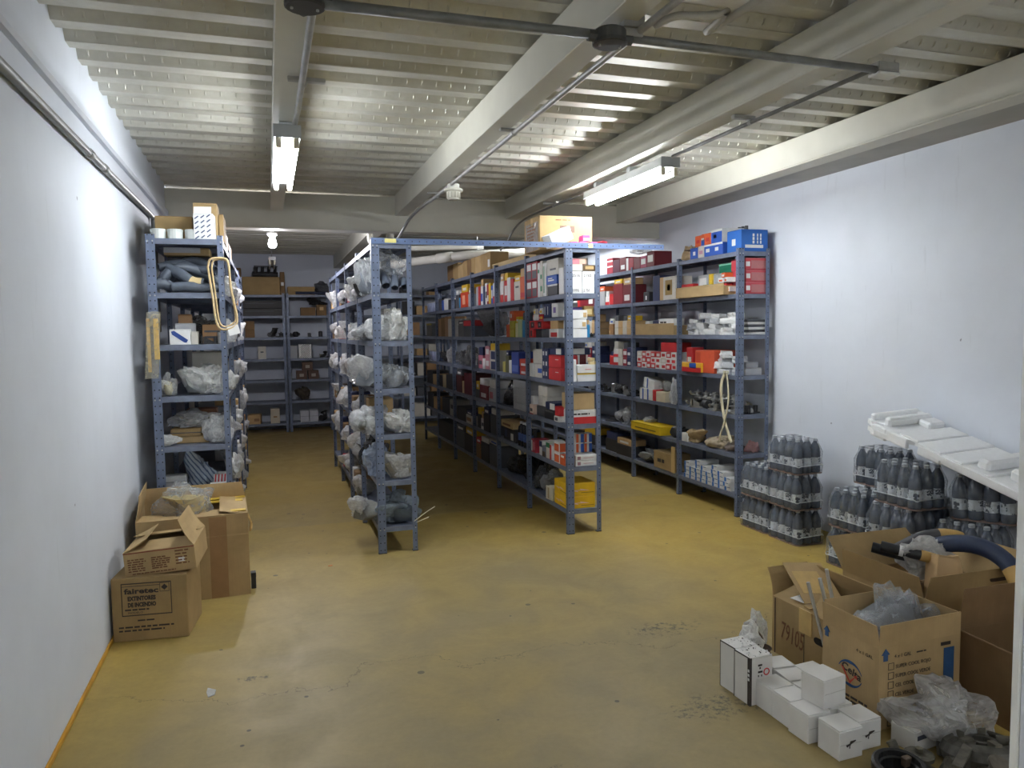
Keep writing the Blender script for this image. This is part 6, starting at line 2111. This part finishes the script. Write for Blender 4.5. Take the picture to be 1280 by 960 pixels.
for k in range(2):
    t = B('%s red and white striped box' % ('front', 'rear')[k], (-.40 + .02 * k, -.28), (5.30 + .11 * k, 5.40 + .11 * k), 0, .06 + .05 * k, WHT, ())
    s = (.12 - .02 * k, .10, .06 + .05 * k)
    Mx, w, h = face_matrix('F', s)
    b = MB()
    for j in range(5):
        x0 = w * j / 5
        b.prism([(x0, 0), (x0 + w * .09, 0), (min(w, x0 + w * .2), h), (min(w, x0 + w * .11), h)], .001)
    o = b.build('printed_stripes', pm((190, 50, 64), .5), t); o.matrix_local = Mx @ Matrix.Translation((0, 0, .0006))
shelf(RW, 0, 6)
B('brown carton hidden behind the taped carton', (-.62, -.34), (5.40, 5.75), 0, .25, CARD3, (), style='carton', name='carton')
# gasket loop and tag hanging at the right post
t = empty('gasket_loop', (-.30, 5.262, 2.03))
loop = smoothpts([(-.05, 0, -.02), (-.03, -.004, .03), (.05, -.006, .035), (.075, -.004, .0), (.085, 0, -.15), (.115, -.004, -.34), (.10, -.008, -.40), (.03, -.01, -.425), (-.01, -.006, -.38), (-.03, 0, -.2), (-.05, 0, -.02)], 6)
b = MB(); b.tube(loop[:-1], .007, 8, closed=True)
loop2 = [(p.x * .82 + .012, p.y + .012, p.z * .94 - .006) for p in loop]
b.tube(loop2[:-1], .006, 8, closed=True)
b.build('gasket', pm((198, 172, 128), .6, 0, .12, 14, .1), t, smooth=True)
b = MB(); b.box(-.035, .035, -.002, 0, -.06, 0); b.build('paper_tag', PAPER, t, loc=(.085, -.012, -.40), rot=(0, R(-14), 0))
tag(t, 'tan rubber gasket loop with white tag hanging at rack corner', 'gasket')
# bags of parts hanging from left post
t = empty('hanging_bag', (-.70, 5.255, 1.72))
b = MB(); b.prism([(-.045, -.42), (.03, -.42), (.06, .0), (.03, .005), (-.02, .0)], .02, 0, Matrix.Rotation(R(90), 4, 'X')); b.build('film', film((214, 206, 180), .6, .25, 12), t)
b = MB(); b.cbox(.03, -.012, -.30, .03, .012, .26, c=.004); b.build('yellow_card', pm((214, 176, 80), .5), t)
b = MB(); b.cbox(-.015, -.012, -.38, .02, .012, .34, c=.004); b.build('brown_card', TAPE, t)
tag(t, 'long clear bags with tan cards hanging on left post', 'bag')
bag('small dusty bag hanging under the tan cards', (-.655, 5.275, 0), (.07, .03, .2), 2, FILM, z=1.175 + .02, place='', sub=3) if False else None
rnd = random.Random(14)
for bay in range(0, 4):
    yy = Y0 + BAY * bay + (.35 if bay == 0 else .08)
    for lv in range(1, 7):
        shelf(RW, bay, lv)
        s = bay * 5 + lv
        if bay == 0:
            bag('white wrapping poking into the aisle', (-.27, 5.86), (.13, .3, .14 + .02 * (s % 3)), s, (FILM, FILMW)[s % 2], inner=None, sub=3)
            continue
        bag('crumpled plastic bag at aisle edge', (-.30, yy + .15), (.18, .3, .15 + .03 * (s % 3)), s + 1, (FILM, FILMW)[s % 2], inner=(IRON, None)[s % 2], sub=3)
        B(('grey', 'white', 'brown')[s % 3] + ' box at aisle edge', (-.45, -.26), (yy + .36, yy + .54), 0, .12 + .03 * (s % 3), (LGREY, WHT, BRN)[s % 3], ())
        B(('navy', 'tan')[s % 2] + ' box farther in', (-.45, -.265), (yy + .60, yy + .76), 0, .16, (NAVY, TAN)[s % 2], ())

# ------------------------------------------------ far end racks
BZ = [2.19, 1.86, 1.52, 1.18, .84, .5, .15]
BN = ['top shelf', 'second shelf down', 'third shelf down', 'fourth shelf down', 'fifth shelf down', 'sixth shelf down', 'bottom shelf']


def bshelf(k, rk='far left rack'):
    PL['z'] = BZ[k] + .001
    PL['place'] = '%s, %s' % (BN[k], rk)


bshelf(0)
B('tall brown carton', (-.50, -.36), (12.55, 12.8), 0, .42, CARD3, (), style='carton', name='carton')
B('wide brown carton', (-.345, .215), (12.52, 12.82), 0, .28, CARD2, (), style='cartony', name='carton')
B('narrow brown carton', (.22, .29), (12.53, 12.8), 0, .36, CARD3, (('F', .2, .8, .4, .55, WHT, 'label'),), name='carton')
part('manifold', 'dark metal frame on the wide carton', 0, 12.65, .282, IRON, 10, 1.6)
bshelf(0, 'far right rack')
B('flat brown carton', (.33, .75), (12.53, 12.8), 0, .13, CARD2, (), style='flat', name='carton')
bag('grey covered bundle', (.87, 12.66), (.26, .26, .23), 2, film((90, 92, 98), .05, .5), sub=3, name='bundle', cat='bundle')
for k in range(2):
    b = MB(); b.tube([(.45, 12.515, PL['z'] + .02 + .14 * 0 + .02 * k), (.95, 12.515, PL['z'] + .02 + .02 * k)], .012, 8)
    o = b.build('metal_bar', pm((70, 76, 100), .4, .4), None); tag(o, '%s thin blue-grey bar along shelf edge' % ('lower', 'upper')[k], 'bar', PL['place'])
bshelf(1)
for k in range(2):
    B('%s long dark flat carton' % ('lower', 'upper')[k], (-.38, .24), (12.54, 12.8), k * .12, .115, pm((60, 58, 58), .6), (('F', .1, .8, .6, .7, DGREY),), style='flat', name='carton')
bshelf(1, 'far right rack')
B('brown carton, open', (.52, .75), (12.53, 12.75), 0, .13, CARD3, (), style='carton', name='carton')
B('brown carton with pale label', (.77, .92), (12.53, 12.75), 0, .17, CARD3, (('F', .3, .7, .5, .8, TAN, 'label'),), style='carton', name='carton')
bag('black bundle over cartons', (.80, 12.72, .175), (.36, .2, .12), 4, film((36, 36, 40), .05, .5), sub=3, name='bundle', cat='bundle')
bshelf(2)
for k in range(2):
    B('%s plain brown carton' % ('lower', 'upper')[k], (-.33, -.19), (12.53, 12.75), k * .131, .13, CARD3, (), style='carton', name='carton')
part('manifold', 'dark metal stand', .06, 12.62, 0, IRON, 80, 1.4)
part('pump', 'dark casting by the post', .21, 12.6, 0, IRON, 10, 1.0)
bshelf(2, 'far right rack')
for k, (x, kd) in enumerate(((.36, 'pump'), (.44, 'alternator'), (.65, 'bracket'), (.82, 'cylinder'))):
    part(kd, 'dark blue-grey casting', x, 12.6, 0, IRON, k * 40, .8)
bshelf(3)
B('cream box with print', (-.15, -.03), (12.53, 12.75), 0, .20, OFFW, (('F', .3, .7, .5, .6, DGREY),))
bshelf(3, 'far right rack')
t = B('white box with diagonal stripes', (.47, .665), (12.53, 12.75), 0, .22, PAPER, ())
Mx, w, h = face_matrix('F', (.195, .22, .22))
b = MB()
for k in range(-5, 8):
    x = .028 * k
    a = [(x, 0), (x + .009, 0), (x + .009 + .22, .22), (x + .22, .22)]
    cl = []
    for j in range(9):
        z = .22 * j / 8
        if 0 <= x + z and x + z + .009 <= .195:
            cl.append(z)
    if len(cl) > 1:
        b.prism([(x + cl[0], cl[0]), (x + cl[0] + .009, cl[0]), (x + cl[-1] + .009, cl[-1]), (x + cl[-1], cl[-1])], .001)
o = b.build('printed_stripes', INK, t); o.matrix_local = Mx @ Matrix.Translation((0, 0, .0006))
B('grey-white box beside the striped box', (.33, .45), (12.55, 12.75), 0, .2, LGREY)
part('elbow', 'small dark fitting', .86, 12.6, 0, IRON, 0, 1.0)
part('bearing', 'small dark ring', .94, 12.6, 0, IRON, 0, .7)
bshelf(4, 'far right rack')
for k, (x0, x1, dz) in enumerate(((.42, .585, 0), (.605, .77, 0), (.515, .68, .138))):
    B(('dark brown carton at left, pale label', 'dark brown carton at right, pale label', 'dark brown carton on top, pale label')[k], (x0, x1), (12.53, 12.75), dz, .137, pm((84, 60, 48), .6), (('F', .3, .7, .3, .65, (150, 140, 130), 'label'),), style='carton', name='carton')
bshelf(5, 'far right rack')
bag('dark brown sack', (.51, 12.65), (.25, .24, .22), 5, pm((70, 62, 52), .8, 0, .2, 6, .4), sub=3, name='sack', cat='sack')
bshelf(5)
B('grey-white upright box', (-.45, -.365), (12.55, 12.75), 0, .19, LGREY)
bshelf(6)
B('pale brown box at far left', (-.45, -.37), (12.53, 12.72), 0, .13, TAN)
B('open tan carton', (-.335, -.14), (12.53, 12.75), 0, .15, TAN, (('F', .5, .9, .3, .6, BRN),), rz=-5, style='carton', name='carton')
B('cream upright carton', (.005, .145), (12.53, 12.75), 0, .23, (190, 180, 160), (('F', .3, .7, .4, .5, BRN),))
bshelf(6, 'far right rack')
for k in range(2):
    B('grey-white carton', (.46 + .145 * k, .595 + .145 * k), (12.53, 12.75), 0, .185, (186, 188, 196), (('F', 0, 1, .48, .5, DGREY),))
part('elbow', 'dark coil fitting', .86, 12.62, 0, IRON, 40, 1.5)
for k in range(7):
    bshelf(k, 'far aisle rack')
    rnd = random.Random(k + 60)
    x = 2.14
    while x < 2.66:
        w = rnd.uniform(.16, .34)
        c = rnd.choice(((TAN, 'tan'), (BRN, 'brown'), (OFFW, 'cream'), (DGREY, 'dark grey'), (BLK, 'black')))
        if rnd.random() < .75:
            B('%s carton' % c[1], (x, x + w - .03), (12.52, 12.75), 0, rnd.uniform(.1, .24), c[0], ())
        x += w

# ================================================================== labels
groups = {}
for o, desc, place, group in REG:
    groups.setdefault((desc, place), []).append((o, group))
ORD = ['first', 'second', 'third', 'fourth', 'fifth', 'sixth', 'seventh', 'eighth']
bpy.context.view_layer.update()


def centre(o):
    pts = []
    for q in [o] + list(o.children):
        if q.type == 'MESH':
            pts += [q.matrix_world @ Vector(c) for c in q.bound_box]
    if not pts:
        return o.matrix_world.translation
    return sum(pts, Vector()) / len(pts)


for (desc, place), lst in groups.items():
    base = desc + (', ' + place if place else '')
    if len(lst) == 1:
        lst[0][0]['label'] = base
        if lst[0][1]:
            lst[0][0]['group'] = lst[0][1]
        continue
    gname = 'repeats of ' + desc + (', ' + place if place else '')
    if len(lst) > 8:
        for o, g in lst:
            o['label'] = base
            o['group'] = g or gname
        continue
    lst.sort(key=lambda q: cam_uv(centre(q[0]))[0])
    n = len(lst)
    for i, (o, g) in enumerate(lst):
        if n == 2:
            s = ('left-hand', 'right-hand')[i]
        elif i == 0:
            s = 'leftmost'
        elif i == n - 1:
            s = 'rightmost'
        else:
            s = ORD[i] + '-from-left'
        o['label'] = base + ', ' + s
        o['group'] = g or gname
for o in C.objects:
    if '_size' in o:
        del o['_size']
